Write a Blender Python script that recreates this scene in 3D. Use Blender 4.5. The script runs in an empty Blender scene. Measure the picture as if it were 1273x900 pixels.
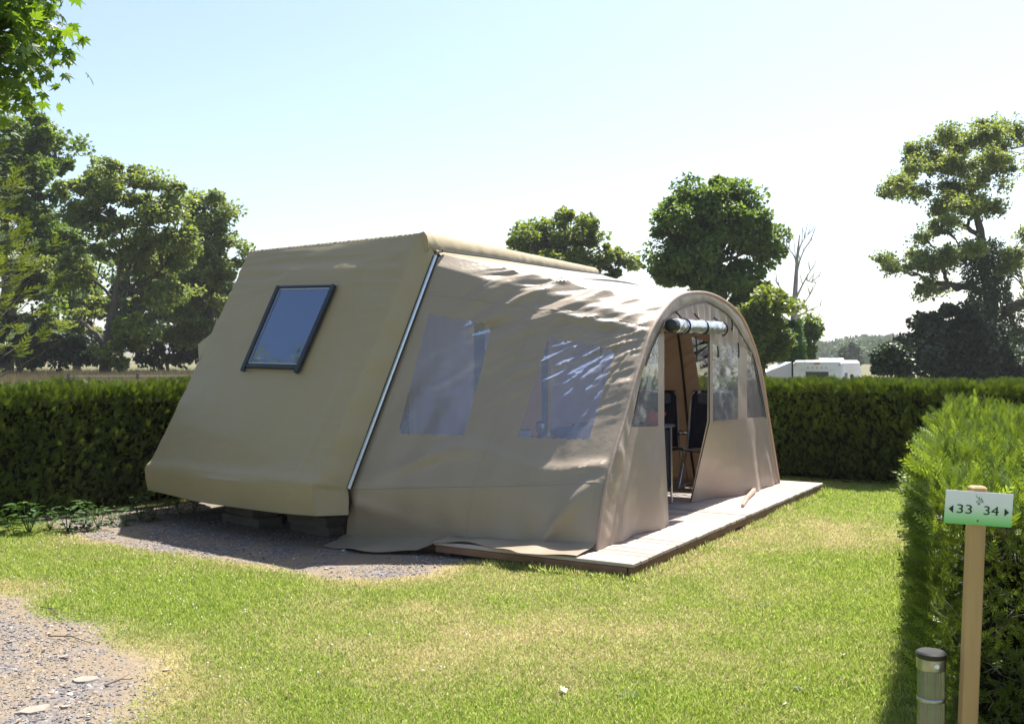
import bpy, math
import numpy as np
C = bpy.context
R = math.radians
scene = C.scene
# ------------------------------------------------------------------ camera, sky, sun, exposure
HC, FPX, CXP, CYP = 1.6, 1260.0, 636.5, 445.0
cam_d = bpy.data.cameras.new('camera'); cam = bpy.data.objects.new('camera', cam_d)
scene.collection.objects.link(cam); scene.camera = cam
cam.location = (0, 0, HC); cam.rotation_euler = (R(90), 0, 0)
cam_d.sensor_fit = 'HORIZONTAL'; cam_d.sensor_width = 36; cam_d.lens = 36*FPX/1273
cam_d.shift_y = -5/1273; cam_d.clip_end = 6000; cam_d.clip_start = .05
SUN = np.array([.58, .815, 1.78]); SUN /= np.linalg.norm(SUN)
ELEV = math.asin(SUN[2]); AZ = math.atan2(SUN[0], SUN[1])
w = bpy.data.worlds.new('World'); scene.world = w; w.use_nodes = True
wn = w.node_tree.nodes; wl = w.node_tree.links
sky = wn.new('ShaderNodeTexSky'); sky.sky_type = 'NISHITA'; sky.sun_disc = False
sky.sun_elevation = ELEV; sky.sun_rotation = AZ; sky.air_density = 1.0; sky.dust_density = 1.7; sky.ozone_density = 1.0
wl.new(sky.outputs[0], wn['Background'].inputs[0]); wn['Background'].inputs[1].default_value = .085
sun_d = bpy.data.lights.new('sun', 'SUN'); sun_d.energy = 5.0; sun_d.angle = R(.53); sun_d.color = (1, .95, .87)
sun = bpy.data.objects.new('sun', sun_d); scene.collection.objects.link(sun)
sun.rotation_euler = (math.pi/2-ELEV, 0, math.pi-AZ)
vs = scene.view_settings
vs.view_transform = 'Standard'; vs.look = 'None'; vs.gamma = 1; vs.use_curve_mapping = False; vs.exposure = 1.42
scene.cycles.max_bounces = 8; scene.cycles.transparent_max_bounces = 16; scene.cycles.volume_bounces = 0
HAZE_DENSITY = .0003

# ------------------------------------------------------------------ helpers
rs = np.random.RandomState
def vnoise(x, y, seed=0, scale=1.0):
    x = np.asarray(x, float)/scale; y = np.asarray(y, float)/scale
    xi = np.floor(x).astype(np.int64); yi = np.floor(y).astype(np.int64); fx = x-xi; fy = y-yi
    def h(a, b):
        n = (a*374761393 + b*668265263 + seed*974634777) & 0xffffffff
        n = ((n ^ (n >> 13))*1274126177) & 0xffffffff
        return ((n ^ (n >> 16)) & 0xffff)/65535.0
    fx = fx*fx*(3-2*fx); fy = fy*fy*(3-2*fy)
    return (h(xi, yi)*(1-fx)+h(xi+1, yi)*fx)*(1-fy)+(h(xi, yi+1)*(1-fx)+h(xi+1, yi+1)*fx)*fy
def fbm(x, y, seed=0, scale=1.0, o=4):
    s = 0; a = .5; t = 0
    for i in range(o):
        s = s+a*vnoise(x, y, seed+i*17, scale/2**i); t += a; a *= .5
    return s/t
def link(o, parent=None):
    scene.collection.objects.link(o)
    if parent is not None: o.parent = parent
    return o
def tag(o, label=None, cat=None, group=None, kind=None):
    if label: o['label'] = label
    if cat: o['category'] = cat
    if group: o['group'] = group
    if kind: o['kind'] = kind
    return o
def empty(name, loc, label, cat, group=None, rz=0):
    o = bpy.data.objects.new(name, None); o.location = loc; o.rotation_euler = (0, 0, rz); o.empty_display_size = .2
    link(o); return tag(o, label, cat, group)
def raw_mesh(name, V, loops, sizes, mat, parent=None, smooth=False, attrs=None, mids=None):
    """V (n,3); loops flat vertex ids; sizes corners per face"""
    me = bpy.data.meshes.new(name)
    V = np.asarray(V, np.float32); loops = np.asarray(loops, np.int32).ravel(); sizes = np.asarray(sizes, np.int32)
    me.vertices.add(len(V)); me.vertices.foreach_set('co', V.ravel())
    me.loops.add(len(loops)); me.loops.foreach_set('vertex_index', loops)
    me.polygons.add(len(sizes)); st = np.concatenate([[0], np.cumsum(sizes)[:-1]]).astype(np.int32)
    me.polygons.foreach_set('loop_start', st); me.polygons.foreach_set('loop_total', sizes)
    mats = mat if isinstance(mat, (list, tuple)) else [mat]
    for m in mats: me.materials.append(m)
    if mids is not None: me.polygons.foreach_set('material_index', np.asarray(mids, np.int32))
    me.polygons.foreach_set('use_smooth', np.full(len(sizes), bool(smooth)))
    me.update(calc_edges=True); me.validate()
    for k, a in (attrs or {}).items():
        at = me.attributes.new(k, 'FLOAT', 'POINT'); at.data.foreach_set('value', np.asarray(a, np.float32))
    o = bpy.data.objects.new(name, me)
    return link(o, parent)
class MB:
    """collects simple shapes into one mesh"""
    def __init__(s): s.v = []; s.l = []; s.z = []; s.n = 0
    def add(s, V, F):
        V = np.asarray(V, float).reshape(-1, 3); s.v.append(V)
        for f in F: s.l.extend([i+s.n for i in f]); s.z.append(len(f))
        s.n += len(V); return s
    def box(s, c, size, axes=None, bev=.0):
        c = np.array(c, float); h = np.array(size, float)/2
        ax = np.eye(3) if axes is None else np.array(axes, float)
        b = min(bev, *(h*.9)) if bev > 0 else 0
        if b <= 0:
            P = [c+sx*h[0]*ax[0]+sy*h[1]*ax[1]+sz*h[2]*ax[2] for sz in (-1, 1) for sy in (-1, 1) for sx in (-1, 1)]
            return s.add(P, [(0, 2, 3, 1), (4, 5, 7, 6), (0, 1, 5, 4), (2, 6, 7, 3), (0, 4, 6, 2), (1, 3, 7, 5)])
        # chamfered box: stack of octagon-ish rings along axis 2
        def ring(z, ins):
            x, y = h[0]-ins, h[1]-ins; k = b
            pts = [(-x+k, -y), (x-k, -y), (x, -y+k), (x, y-k), (x-k, y), (-x+k, y), (-x, y-k), (-x, -y+k)]
            return [c+p[0]*ax[0]+p[1]*ax[1]+z*ax[2] for p in pts]
        P = ring(-h[2], b)+ring(-h[2]+b, 0)+ring(h[2]-b, 0)+ring(h[2], b); F = [tuple(range(7, -1, -1)), tuple(range(24, 32))]
        for r in range(3):
            for i in range(8): F.append((r*8+i, r*8+(i+1) % 8, (r+1)*8+(i+1) % 8, (r+1)*8+i))
        return s.add(P, F)
    def tube(s, pts, r, n=8, cap=True):
        pts = np.array(pts, float); m = len(pts); rr = np.full(m, r, float) if np.isscalar(r) else np.array(r, float)
        T = np.gradient(pts, axis=0); T /= np.linalg.norm(T, axis=1)[:, None]+1e-12
        up = np.array([0, 0, 1.]) if abs(T[0][2]) < .9 else np.array([1., 0, 0])
        V = []; a = np.linspace(0, 2*np.pi, n, endpoint=False)
        x = np.cross(T[0], up); x /= np.linalg.norm(x)
        for i in range(m):
            x = x-T[i]*(x@T[i]); x /= np.linalg.norm(x)+1e-12; y = np.cross(T[i], x)
            V.append(pts[i]+rr[i]*(np.cos(a)[:, None]*x+np.sin(a)[:, None]*y))
        F = [(i*n+j, i*n+(j+1) % n, (i+1)*n+(j+1) % n, (i+1)*n+j) for i in range(m-1) for j in range(n)]
        if cap: F += [tuple(range(n-1, -1, -1)), tuple((m-1)*n+j for j in range(n))]
        return s.add(np.concatenate(V), F)
    def lathe(s, c, prof, n=24):
        a = np.linspace(0, 2*np.pi, n, endpoint=False); V = []
        for r, z in prof: V += [(c[0]+r*math.cos(t), c[1]+r*math.sin(t), c[2]+z) for t in a]
        m = len(prof); F = [(i*n+j, i*n+(j+1) % n, (i+1)*n+(j+1) % n, (i+1)*n+j) for i in range(m-1) for j in range(n)]
        F += [tuple(range(n-1, -1, -1)), tuple((m-1)*n+j for j in range(n))]
        return s.add(V, F)
    def grid(s, G):
        G = np.asarray(G, float); a, b = G.shape[:2]
        return s.add(G.reshape(-1, 3), [(i*b+j, (i+1)*b+j, (i+1)*b+j+1, i*b+j+1) for i in range(a-1) for j in range(b-1)])
    def build(s, name, mat, parent=None, smooth=False, attrs=None, weld=False):
        o = raw_mesh(name, np.concatenate(s.v), s.l, s.z, mat, parent, smooth, attrs)
        if smooth:
            me = o.data; me.polygons.foreach_set('use_smooth', np.ones(len(me.polygons), bool))
            me.set_sharp_from_angle(angle=R(42))
        return o
def solidify(o, t, off=0):
    m = o.modifiers.new('thickness', 'SOLIDIFY'); m.thickness = t; m.offset = off; return o
def scatter(name, tv, tf, pos, M, mat, parent=None, attrs=None, smooth=False):
    """bake n copies of template (tv, tf all same size) with 3x3 matrices M (n,3,3)"""
    tv = np.asarray(tv, np.float32); n = len(pos); k = len(tv)
    V = np.einsum('nij,kj->nki', M.astype(np.float32), tv)+np.asarray(pos, np.float32)[:, None, :]
    loops = np.concatenate([np.array(f) for f in tf]); sz = np.array([len(f) for f in tf])
    L = (loops[None, :]+(np.arange(n)*k)[:, None]).ravel()
    at = {a: np.repeat(v, k) for a, v in (attrs or {}).items()}
    return raw_mesh(name, V.reshape(-1, 3), L, np.tile(sz, n), mat, parent, smooth, at)
def basis(fwd, up):
    """columns x=side, y=fwd, z=normal"""
    fwd = fwd/np.linalg.norm(fwd, axis=1)[:, None]
    x = np.cross(fwd, up); x /= np.linalg.norm(x, axis=1)[:, None]+1e-9
    z = np.cross(x, fwd); return np.stack([x, fwd, z], axis=2)
def ray(u, v): return np.array([(u-CXP)/FPX, 1, (CYP-v)/FPX])
def at(u, v, D): r = ray(u, v); return np.array([r[0]*D, D, HC+r[2]*D])

# ------------------------------------------------------------------ materials
def new_mat(name):
    m = bpy.data.materials.new(name); m.use_nodes = True; nt = m.node_tree; nt.nodes.clear()
    out = nt.nodes.new('ShaderNodeOutputMaterial'); return m, nt, out
def N(nt, t, **kw):
    n = nt.nodes.new(t)
    for k, v in kw.items():
        if k.startswith('i_'):
            key = k[2:]; n.inputs[int(key) if key.isdigit() else key.replace('_', ' ')].default_value = v
        else: setattr(n, k, v)
    return n
def ramp(nt, fac, stops):
    r = N(nt, 'ShaderNodeValToRGB'); el = r.color_ramp.elements
    while len(el) < len(stops): el.new(.5)
    for e_, (p, c) in zip(el, stops): e_.position = p; e_.color = (*c, 1)
    nt.links.new(fac, r.inputs[0]); return r.outputs[0]
def noise(nt, scale, detail=4, vec=None, rough=.55):
    n = N(nt, 'ShaderNodeTexNoise', i_Scale=scale, i_Detail=detail, i_Roughness=rough)
    if vec is None: vec = N(nt, 'ShaderNodeTexCoord').outputs['Object']
    nt.links.new(vec, n.inputs['Vector']); return n.outputs[0]
def geo_pos(nt): return N(nt, 'ShaderNodeNewGeometry').outputs['Position']
def simple(name, c0, c1=None, scale=8, rough=.6, metal=0, bump=0, bscale=60, spec=.5, trans=None, tw=.3, stretch=None, coat=0):
    m, nt, out = new_mat(name); L = nt.links.new
    b = N(nt, 'ShaderNodeBsdfPrincipled', i_Roughness=rough, i_Metallic=metal); b.inputs['Specular IOR Level'].default_value = spec
    b.inputs['Coat Weight'].default_value = coat
    if c1 is None: c1 = tuple(x*.75 for x in c0)
    vec = N(nt, 'ShaderNodeTexCoord').outputs['Object']
    if stretch:
        mp = N(nt, 'ShaderNodeMapping'); mp.inputs['Scale'].default_value = stretch; L(vec, mp.inputs[0]); vec = mp.outputs[0]
    L(ramp(nt, noise(nt, scale, 5, vec), [(.3, c0), (.7, c1)]), b.inputs['Base Color'])
    if bump:
        bm = N(nt, 'ShaderNodeBump', i_Strength=bump, i_Distance=.01); L(noise(nt, bscale, 4, vec), bm.inputs['Height']); L(bm.outputs[0], b.inputs['Normal'])
    sh = b.outputs[0]
    if trans:
        t = N(nt, 'ShaderNodeBsdfTranslucent'); t.inputs[0].default_value = (*trans, 1)
        mx = N(nt, 'ShaderNodeMixShader', i_0=tw); L(sh, mx.inputs[1]); L(t.outputs[0], mx.inputs[2]); sh = mx.outputs[0]
    L(sh, out.inputs[0]); return m
def leaf_mat(name, dark, mid, lite, tr, tw=.45, rough=.5, clump=.5):
    m, nt, out = new_mat(name); L = nt.links.new
    a = N(nt, 'ShaderNodeAttribute', attribute_name='rnd').outputs['Fac']
    nz = noise(nt, clump, 2, geo_pos(nt))
    ad = N(nt, 'ShaderNodeMath', operation='ADD'); L(a, ad.inputs[0]); L(nz, ad.inputs[1])
    hf = N(nt, 'ShaderNodeMath', operation='MULTIPLY', i_1=.5); L(ad.outputs[0], hf.inputs[0])
    c = ramp(nt, hf.outputs[0], [(.15, dark), (.5, mid), (.85, lite)])
    b = N(nt, 'ShaderNodeBsdfPrincipled', i_Roughness=rough); b.inputs['Specular IOR Level'].default_value = .4
    L(c, b.inputs['Base Color'])
    t = N(nt, 'ShaderNodeBsdfTranslucent')
    mxc = N(nt, 'ShaderNodeMix', data_type='RGBA', blend_type='MULTIPLY'); mxc.inputs[0].default_value = 1
    mxc.inputs[7].default_value = (*tr, 1); L(c, mxc.inputs[6]); L(mxc.outputs[2], t.inputs[0])
    mx = N(nt, 'ShaderNodeMixShader', i_0=tw); L(b.outputs[0], mx.inputs[1]); L(t.outputs[0], mx.inputs[2])
    L(mx.outputs[0], out.inputs[0]); return m
def canvas_mat(name, c0, c1, tr, tw, rough=.42):
    m, nt, out = new_mat(name); L = nt.links.new; pos = geo_pos(nt)
    b = N(nt, 'ShaderNodeBsdfPrincipled', i_Roughness=rough); b.inputs['Specular IOR Level'].default_value = .5
    L(ramp(nt, noise(nt, 1.3, 6, pos), [(.3, c0), (.7, c1)]), b.inputs['Base Color'])
    rr = N(nt, 'ShaderNodeMapRange', i_3=rough-.06, i_4=rough+.12); L(noise(nt, 5, 4, pos), rr.inputs[0]); L(rr.outputs[0], b.inputs['Roughness'])
    b1 = N(nt, 'ShaderNodeBump', i_Strength=.35, i_Distance=.02); L(noise(nt, 6, 5, pos, .6), b1.inputs['Height'])
    b2 = N(nt, 'ShaderNodeBump', i_Strength=.12, i_Distance=.002); L(noise(nt, 260, 2, pos), b2.inputs['Height']); L(b1.outputs[0], b2.inputs['Normal'])
    L(b2.outputs[0], b.inputs['Normal'])
    t = N(nt, 'ShaderNodeBsdfTranslucent'); t.inputs[0].default_value = (*tr, 1)
    mx = N(nt, 'ShaderNodeMixShader', i_0=tw); L(b.outputs[0], mx.inputs[1]); L(t.outputs[0], mx.inputs[2])
    L(mx.outputs[0], out.inputs[0]); return m
M = {}
M['canvas_main'] = canvas_mat('canvas_main', (.36, .295, .182), (.335, .272, .166), (.45, .26, .11), .05, .45)
M['canvas'] = canvas_mat('canvas', (.325, .265, .20), (.30, .245, .182), (.17, .10, .055), .06, .32)
M['canvas_front'] = canvas_mat('canvas_front', (.50, .405, .34), (.455, .37, .305), (.7, .46, .34), .28, .34)
def pvc_mat():
    m, nt, out = new_mat('clear_pvc'); L = nt.links.new; pos = geo_pos(nt)
    t = N(nt, 'ShaderNodeBsdfTransparent'); t.inputs[0].default_value = (.84, .87, .92, 1)
    g = N(nt, 'ShaderNodeBsdfGlossy', i_Roughness=.16)
    df = N(nt, 'ShaderNodeBsdfDiffuse'); df.inputs[0].default_value = (.64, .61, .68, 1)
    bp = N(nt, 'ShaderNodeBump', i_Strength=.6, i_Distance=.03); L(noise(nt, 5, 4, pos), bp.inputs['Height']); L(bp.outputs[0], g.inputs['Normal'])
    fr = N(nt, 'ShaderNodeFresnel', i_IOR=1.5); L(bp.outputs[0], fr.inputs['Normal'])
    ad = N(nt, 'ShaderNodeMath', operation='ADD', i_1=.05); L(fr.outputs[0], ad.inputs[0])
    m1 = N(nt, 'ShaderNodeMixShader', i_0=.24); L(t.outputs[0], m1.inputs[1]); L(df.outputs[0], m1.inputs[2])
    m2 = N(nt, 'ShaderNodeMixShader'); L(ad.outputs[0], m2.inputs[0]); L(m1.outputs[0], m2.inputs[1]); L(g.outputs[0], m2.inputs[2])
    L(m2.outputs[0], out.inputs[0]); return m
M['pvc'] = pvc_mat()
M['pvc_roll'] = simple('rolled_pvc', (.62, .64, .7), (.45, .47, .52), 12, .12, .55, .6, 25)
M['black'] = simple('black_plastic', (.012, .012, .014), (.02, .02, .02), 20, .4)
M['rubber'] = simple('tyre_rubber', (.02, .02, .02), (.03, .03, .028), 20, .8)
M['frame_dark'] = simple('window_frame_anthracite', (.010, .015, .026), (.014, .02, .032), 10, .5)
M['alu'] = simple('aluminium', (.72, .74, .8), (.6, .62, .68), 30, .28, .9)
M['steel'] = simple('brushed_steel', (.40, .43, .50), (.30, .32, .38), 40, .3, 1, .1, 90, stretch=(1, 1, .1))
M['galv'] = simple('galvanised_steel', (.25, .26, .27), (.16, .16, .17), 12, .55, .6)
M['lilac'] = simple('lilac_inner_fabric', (.66, .58, .76), (.6, .53, .7), 2, .8, trans=(.75, .68, .9), tw=.35, bump=.3, bscale=9)
M['blue_trim'] = simple('blue_trim', (.05, .1, .26), (.04, .085, .22), 5, .7)
M['navy'] = simple('navy_chair_fabric', (.016, .02, .035), (.025, .03, .05), 30, .85, bump=.3, bscale=200)
M['greyblue'] = simple('grey_pad', (.14, .15, .2), (.1, .11, .15), 20, .8)
M['white'] = simple('white_gelcoat', (.8, .8, .82), (.74, .75, .78), 1.2, .35)
M['white_awn'] = simple('pale_awning_fabric', (.75, .73, .74), (.68, .66, .68), 2, .7)
M['red'] = simple('red_enamel', (.6, .05, .035), (.5, .04, .03), 10, .4)
M['redpvc'] = simple('red_reflector', (.35, .02, .02), (.3, .02, .02), 10, .3)
M['post'] = simple('pine_post', (.5, .33, .15), (.36, .22, .09), 14, .7, bump=.4, bscale=30, stretch=(1, 1, .07))
M['beam'] = simple('weathered_beam', (.13, .11, .09), (.07, .06, .052), 8, .9, bump=.8, bscale=25, stretch=(.25, 1, 1))
M['bark'] = simple('bark', (.11, .09, .065), (.055, .045, .035), 3, .95, bump=.8, bscale=8, stretch=(1, 1, .25))
M['bark_pale'] = simple('bark_pale', (.3, .28, .25), (.2, .18, .16), 3, .95)
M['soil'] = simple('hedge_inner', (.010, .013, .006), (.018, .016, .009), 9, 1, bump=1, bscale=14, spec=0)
M['glass_dark'] = simple('tinted_acrylic', (.018, .055, .19), (.018, .05, .175), 2, .02, spec=1.0, coat=1.0)
M['pane'] = simple('caravan_window', (.03, .035, .045), (.02, .025, .03), 2, .08, spec=.8)
M['leaf_oak'] = leaf_mat('leaf_oak', (.05, .09, .02), (.095, .155, .035), (.16, .225, .06), (1.75, 1.65, .6), .46)
M['leaf_ash'] = leaf_mat('leaf_ash', (.085, .125, .04), (.15, .20, .06), (.24, .29, .10), (1.7, 1.6, .7), .47)
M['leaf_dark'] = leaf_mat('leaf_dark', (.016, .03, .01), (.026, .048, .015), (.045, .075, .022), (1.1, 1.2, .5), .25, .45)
M['leaf_mid'] = leaf_mat('leaf_mid', (.06, .10, .02), (.12, .17, .03), (.2, .25, .05), (1.7, 1.55, .4), .45)
M['leaf_maple'] = leaf_mat('leaf_maple', (.035, .075, .02), (.06, .12, .022), (.1, .17, .03), (2.6, 2.2, .5), .5, .4, 2)
M['conifer'] = leaf_mat('conifer_sprig', (.05, .08, .02), (.1, .14, .035), (.16, .2, .05), (1.3, 1.2, .4), .35)
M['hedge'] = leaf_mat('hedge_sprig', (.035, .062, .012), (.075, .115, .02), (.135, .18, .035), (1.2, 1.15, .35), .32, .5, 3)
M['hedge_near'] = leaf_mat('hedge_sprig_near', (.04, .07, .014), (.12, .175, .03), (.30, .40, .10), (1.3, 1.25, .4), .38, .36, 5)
M['weed'] = leaf_mat('weed_leaf', (.03, .075, .015), (.055, .115, .02), (.09, .17, .03), (1.4, 1.4, .5), .4, .5, 4)
M['ivy'] = leaf_mat('ivy', (.015, .035, .01), (.035, .065, .018), (.07, .12, .03), (1.2, 1.2, .4), .3)
M['far_leaf'] = leaf_mat('far_leaf', (.03, .055, .02), (.055, .085, .03), (.085, .115, .04), (1.2, 1.2, .6), .3, .7, .05)
M['dry_leaf'] = simple('dry_leaf', (.55, .5, .4), (.45, .38, .28), 20, .8)
M['rust_leaf'] = simple('rust_leaf', (.4, .2, .12), (.3, .15, .08), 20, .8)
M['slab'] = simple('pale_stone', (.27, .23, .19), (.2, .17, .14), 9, .9, bump=.6, bscale=30)

def attr(nt, n): return N(nt, 'ShaderNodeAttribute', attribute_name=n).outputs['Fac']
def grass_mat():
    m, nt, out = new_mat('grass_blades'); L = nt.links.new
    a = attr(nt, 'rnd'); dr = attr(nt, 'dry')
    g = ramp(nt, a, [(0, (.17, .26, .028)), (.5, (.30, .40, .055)), (1, (.45, .53, .12))])
    y = ramp(nt, a, [(0, (.30, .26, .10)), (.5, (.47, .43, .20)), (1, (.62, .57, .33))])
    mx = N(nt, 'ShaderNodeMix', data_type='RGBA'); L(dr, mx.inputs[0]); L(g, mx.inputs[6]); L(y, mx.inputs[7])
    b = N(nt, 'ShaderNodeBsdfPrincipled', i_Roughness=.5); b.inputs['Specular IOR Level'].default_value = .4; L(mx.outputs[2], b.inputs['Base Color'])
    t = N(nt, 'ShaderNodeBsdfTranslucent'); L(mx.outputs[2], t.inputs[0])
    ms = N(nt, 'ShaderNodeMixShader', i_0=.55); L(b.outputs[0], ms.inputs[1]); L(t.outputs[0], ms.inputs[2]); L(ms.outputs[0], out.inputs[0]); return m
M['grass'] = grass_mat()
M['meadow'] = leaf_mat('meadow_blades', (.10, .085, .04), (.16, .13, .065), (.26, .21, .11), (1, 1, .9), .3)
def ground_mat():
    m, nt, out = new_mat('ground'); L = nt.links.new; pos = geo_pos(nt)
    dr = attr(nt, 'dry'); gv = attr(nt, 'grav'); fr = attr(nt, 'far')
    n1 = noise(nt, 30, 6, pos); n2 = noise(nt, 2.2, 4, pos); n3 = noise(nt, 90, 3, pos)
    green = ramp(nt, n1, [(.3, (.045, .07, .012)), (.7, (.10, .14, .028))])
    dry = ramp(nt, n1, [(.3, (.20, .15, .07)), (.7, (.38, .30, .16))])
    mx = N(nt, 'ShaderNodeMix', data_type='RGBA'); L(dr, mx.inputs[0]); L(green, mx.inputs[6]); L(dry, mx.inputs[7])
    vo = N(nt, 'ShaderNodeTexVoronoi', i_Scale=38.0); L(pos, vo.inputs['Vector'])
    gray = ramp(nt, vo.outputs['Color'], [(.1, (.085, .08, .08)), (.5, (.15, .135, .13)), (.9, (.24, .21, .19))])
    dirt = ramp(nt, n3, [(.3, (.14, .108, .075)), (.7, (.25, .20, .14))])
    gm = N(nt, 'ShaderNodeMix', data_type='RGBA')
    s = N(nt, 'ShaderNodeMapRange', i_1=.36, i_2=.55); sa = N(nt, 'ShaderNodeMath', operation='MULTIPLY_ADD', i_1=-.35, i_2=.33); L(gv, sa.inputs[0]); sb = N(nt, 'ShaderNodeMath', operation='ADD'); L(n2, sb.inputs[0]); L(sa.outputs[0], sb.inputs[1]); L(sb.outputs[0], s.inputs[0]); L(s.outputs[0], gm.inputs[0]); L(gray, gm.inputs[6]); L(dirt, gm.inputs[7])
    # break the gravel edge up with fine noise
    e1 = N(nt, 'ShaderNodeMath', operation='MULTIPLY_ADD', i_1=.7, i_2=-.35); L(noise(nt, 14, 5, pos), e1.inputs[0])
    e2 = N(nt, 'ShaderNodeMath', operation='ADD'); L(gv, e2.inputs[0]); L(e1.outputs[0], e2.inputs[1])
    e3 = N(nt, 'ShaderNodeMapRange', i_1=.35, i_2=.65); L(e2.outputs[0], e3.inputs[0])
    m2 = N(nt, 'ShaderNodeMix', data_type='RGBA'); L(e3.outputs[0], m2.inputs[0]); L(mx.outputs[2], m2.inputs[6]); L(gm.outputs[2], m2.inputs[7])
    field = ramp(nt, noise(nt, .03, 5, pos), [(.35, (.085, .085, .035)), (.65, (.14, .125, .06))])
    m3 = N(nt, 'ShaderNodeMix', data_type='RGBA'); L(fr, m3.inputs[0]); L(m2.outputs[2], m3.inputs[6]); L(field, m3.inputs[7])
    b = N(nt, 'ShaderNodeBsdfPrincipled', i_Roughness=.95); b.inputs['Specular IOR Level'].default_value = .2; L(m3.outputs[2], b.inputs['Base Color'])
    bp = N(nt, 'ShaderNodeBump', i_Strength=.7, i_Distance=.02); L(n1, bp.inputs['Height']); L(bp.outputs[0], b.inputs['Normal'])
    L(b.outputs[0], out.inputs[0]); return m
M['ground'] = ground_mat()
def stone_mat():
    m, nt, out = new_mat('gravel_stones'); L = nt.links.new; a = attr(nt, 'rnd')
    b = N(nt, 'ShaderNodeBsdfPrincipled', i_Roughness=.7)
    L(ramp(nt, a, [(0, (.06, .06, .07)), (.45, (.14, .135, .14)), (.75, (.21, .18, .16)), (.95, (.32, .24, .18)), (1, (.45, .4, .35))]), b.inputs['Base Color'])
    L(b.outputs[0], out.inputs[0]); return m
M['stones'] = stone_mat()
def deck_mat(name, c0, c1):
    m, nt, out = new_mat(name); L = nt.links.new; a = attr(nt, 'rnd'); pos = geo_pos(nt)
    mp = N(nt, 'ShaderNodeMapping'); mp.inputs['Rotation'].default_value = (0, 0, -math.atan2(E[1], E[0])); mp.inputs['Scale'].default_value = (1, 14, 14)
    L(pos, mp.inputs[0])
    # mapping applies scale then rotation: rotate first with a second node
    mr = N(nt, 'ShaderNodeMapping'); mr.inputs['Rotation'].default_value = (0, 0, -math.atan2(E[1], E[0])); L(pos, mr.inputs[0])
    mp.inputs['Rotation'].default_value = (0, 0, 0); L(mr.outputs[0], mp.inputs[0])
    nz = noise(nt, 2.5, 6, mp.outputs[0])
    ad = N(nt, 'ShaderNodeMath', operation='MULTIPLY_ADD', i_1=.7, i_2=-.1); L(a, ad.inputs[0]); L(nz, ad.inputs[2])
    b = N(nt, 'ShaderNodeBsdfPrincipled', i_Roughness=.75); L(ramp(nt, ad.outputs[0], [(.35, c0), (.85, c1)]), b.inputs['Base Color'])
    bp = N(nt, 'ShaderNodeBump', i_Strength=.4, i_Distance=.004); L(nz, bp.inputs['Height']); L(bp.outputs[0], b.inputs['Normal'])
    L(b.outputs[0], out.inputs[0]); return m

# ------------------------------------------------------------------ site frame: deck corner + axes
NO = np.array([.86, 7.28]); Dv = np.array([.512, .859]); Dv /= np.hypot(*Dv); E = np.array([-Dv[1], Dv[0]])
def loc(a, b, z): q = NO+a*Dv+b*E; return np.array([q[0], q[1], z])
D3 = np.array([*Dv, 0]); E3 = np.array([*E, 0]); Z3 = np.array([0, 0, 1.])

# ------------------------------------------------------------------ ground
PAD = np.array([(-4.9, 10.2), (-4.3, 9.55), (-3.81, 9.04), (-3.27, 8.5), (-2.47, 8.12), (-1.89, 7.78), (-1.39, 7.42), (-.96, 7.32), (-.65, 7.5), (-.45, 7.9), (-.1, 8.3), (0, 10), (-1, 12), (-3.4, 11.3)])
DRIVE = np.array([(-9, 7.6), (-3.5, 7.0), (-3.1, 6.9), (-2.75, 6.35), (-2.22, 5.82), (-1.85, 5.4), (-1.68, 4.9), (-1.62, 4.4), (-1.6, 2), (-9, 2)])
def sdist(x, y, P):
    x = np.asarray(x, float); y = np.asarray(y, float)
    d = np.full(x.shape, 1e9); ins = np.zeros(x.shape, bool)
    for i in range(len(P)):
        a = P[i]; b = P[(i+1) % len(P)]; ab = b-a
        t = np.clip(((x-a[0])*ab[0]+(y-a[1])*ab[1])/(ab@ab), 0, 1)
        d = np.minimum(d, np.hypot(x-a[0]-t*ab[0], y-a[1]-t*ab[1]))
        c = ((a[1] > y) != (b[1] > y)) & (x < (b[0]-a[0])*(y-a[1])/(b[1]-a[1]+1e-12)+a[0]); ins ^= c
    return np.where(ins, d, -d)
def grav_f(x, y):
    s = np.maximum(sdist(x, y, PAD), sdist(x, y, DRIVE)*.55-.05)
    return np.clip(.5+s/.35+.5*(fbm(x, y, 3, .5)-.5), 0, 1)
def dry_f(x, y):
    def G(cx, cy, rx, ry, a): return a*np.exp(-((x-cx)/rx)**2-((y-cy)/ry)**2)
    v = .27+1.4*(fbm(x, y, 11, 1.3, 4)-.5)+.8*(fbm(x, y, 23, .3, 3)-.5)
    v = v+G(.5, 6.2, 1.0, .6, .4)+G(1.9, 7.0, .9, .9, .45)+G(3.2, 9.2, .8, 1.3, .35)+G(-.3, 5.4, 1.0, .6, .25)+G(-1.0, 6.5, .6, .35, .25)
    v = v-G(-2.1, 6.7, 1.1, .7, .6)-G(-3.2, 7.9, 1.6, .6, .55)-G(1.5, 5.0, .8, .9, .5)-G(2.3, 6.6, .5, 1.2, .45)-G(-.9, 5.0, .4, .5, .3)-G(4.5, 11.5, 1, 1, .4)
    e = np.maximum(sdist(x, y, PAD), sdist(x, y, DRIVE)); v = v+.45*np.exp(-(e/.28)**2)
    return np.clip(v, 0, 1)
def smooth(t): t = np.clip(t, 0, 1); return t*t*(3-2*t)
def terr(x, y):
    x = np.asarray(x, float); y = np.asarray(y, float)
    s = smooth((y-16)/26)*smooth((x+6)/10)*(-1.3)
    s = s+1.3*smooth((y-250)/300)*smooth((x+6)/10)
    return s+6*smooth((y-420)/500)
xs = np.concatenate([-np.geomspace(2500, 8.2, 46), np.arange(-8, 9.01, .09), np.geomspace(9.3, 2500, 46)])
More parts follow.
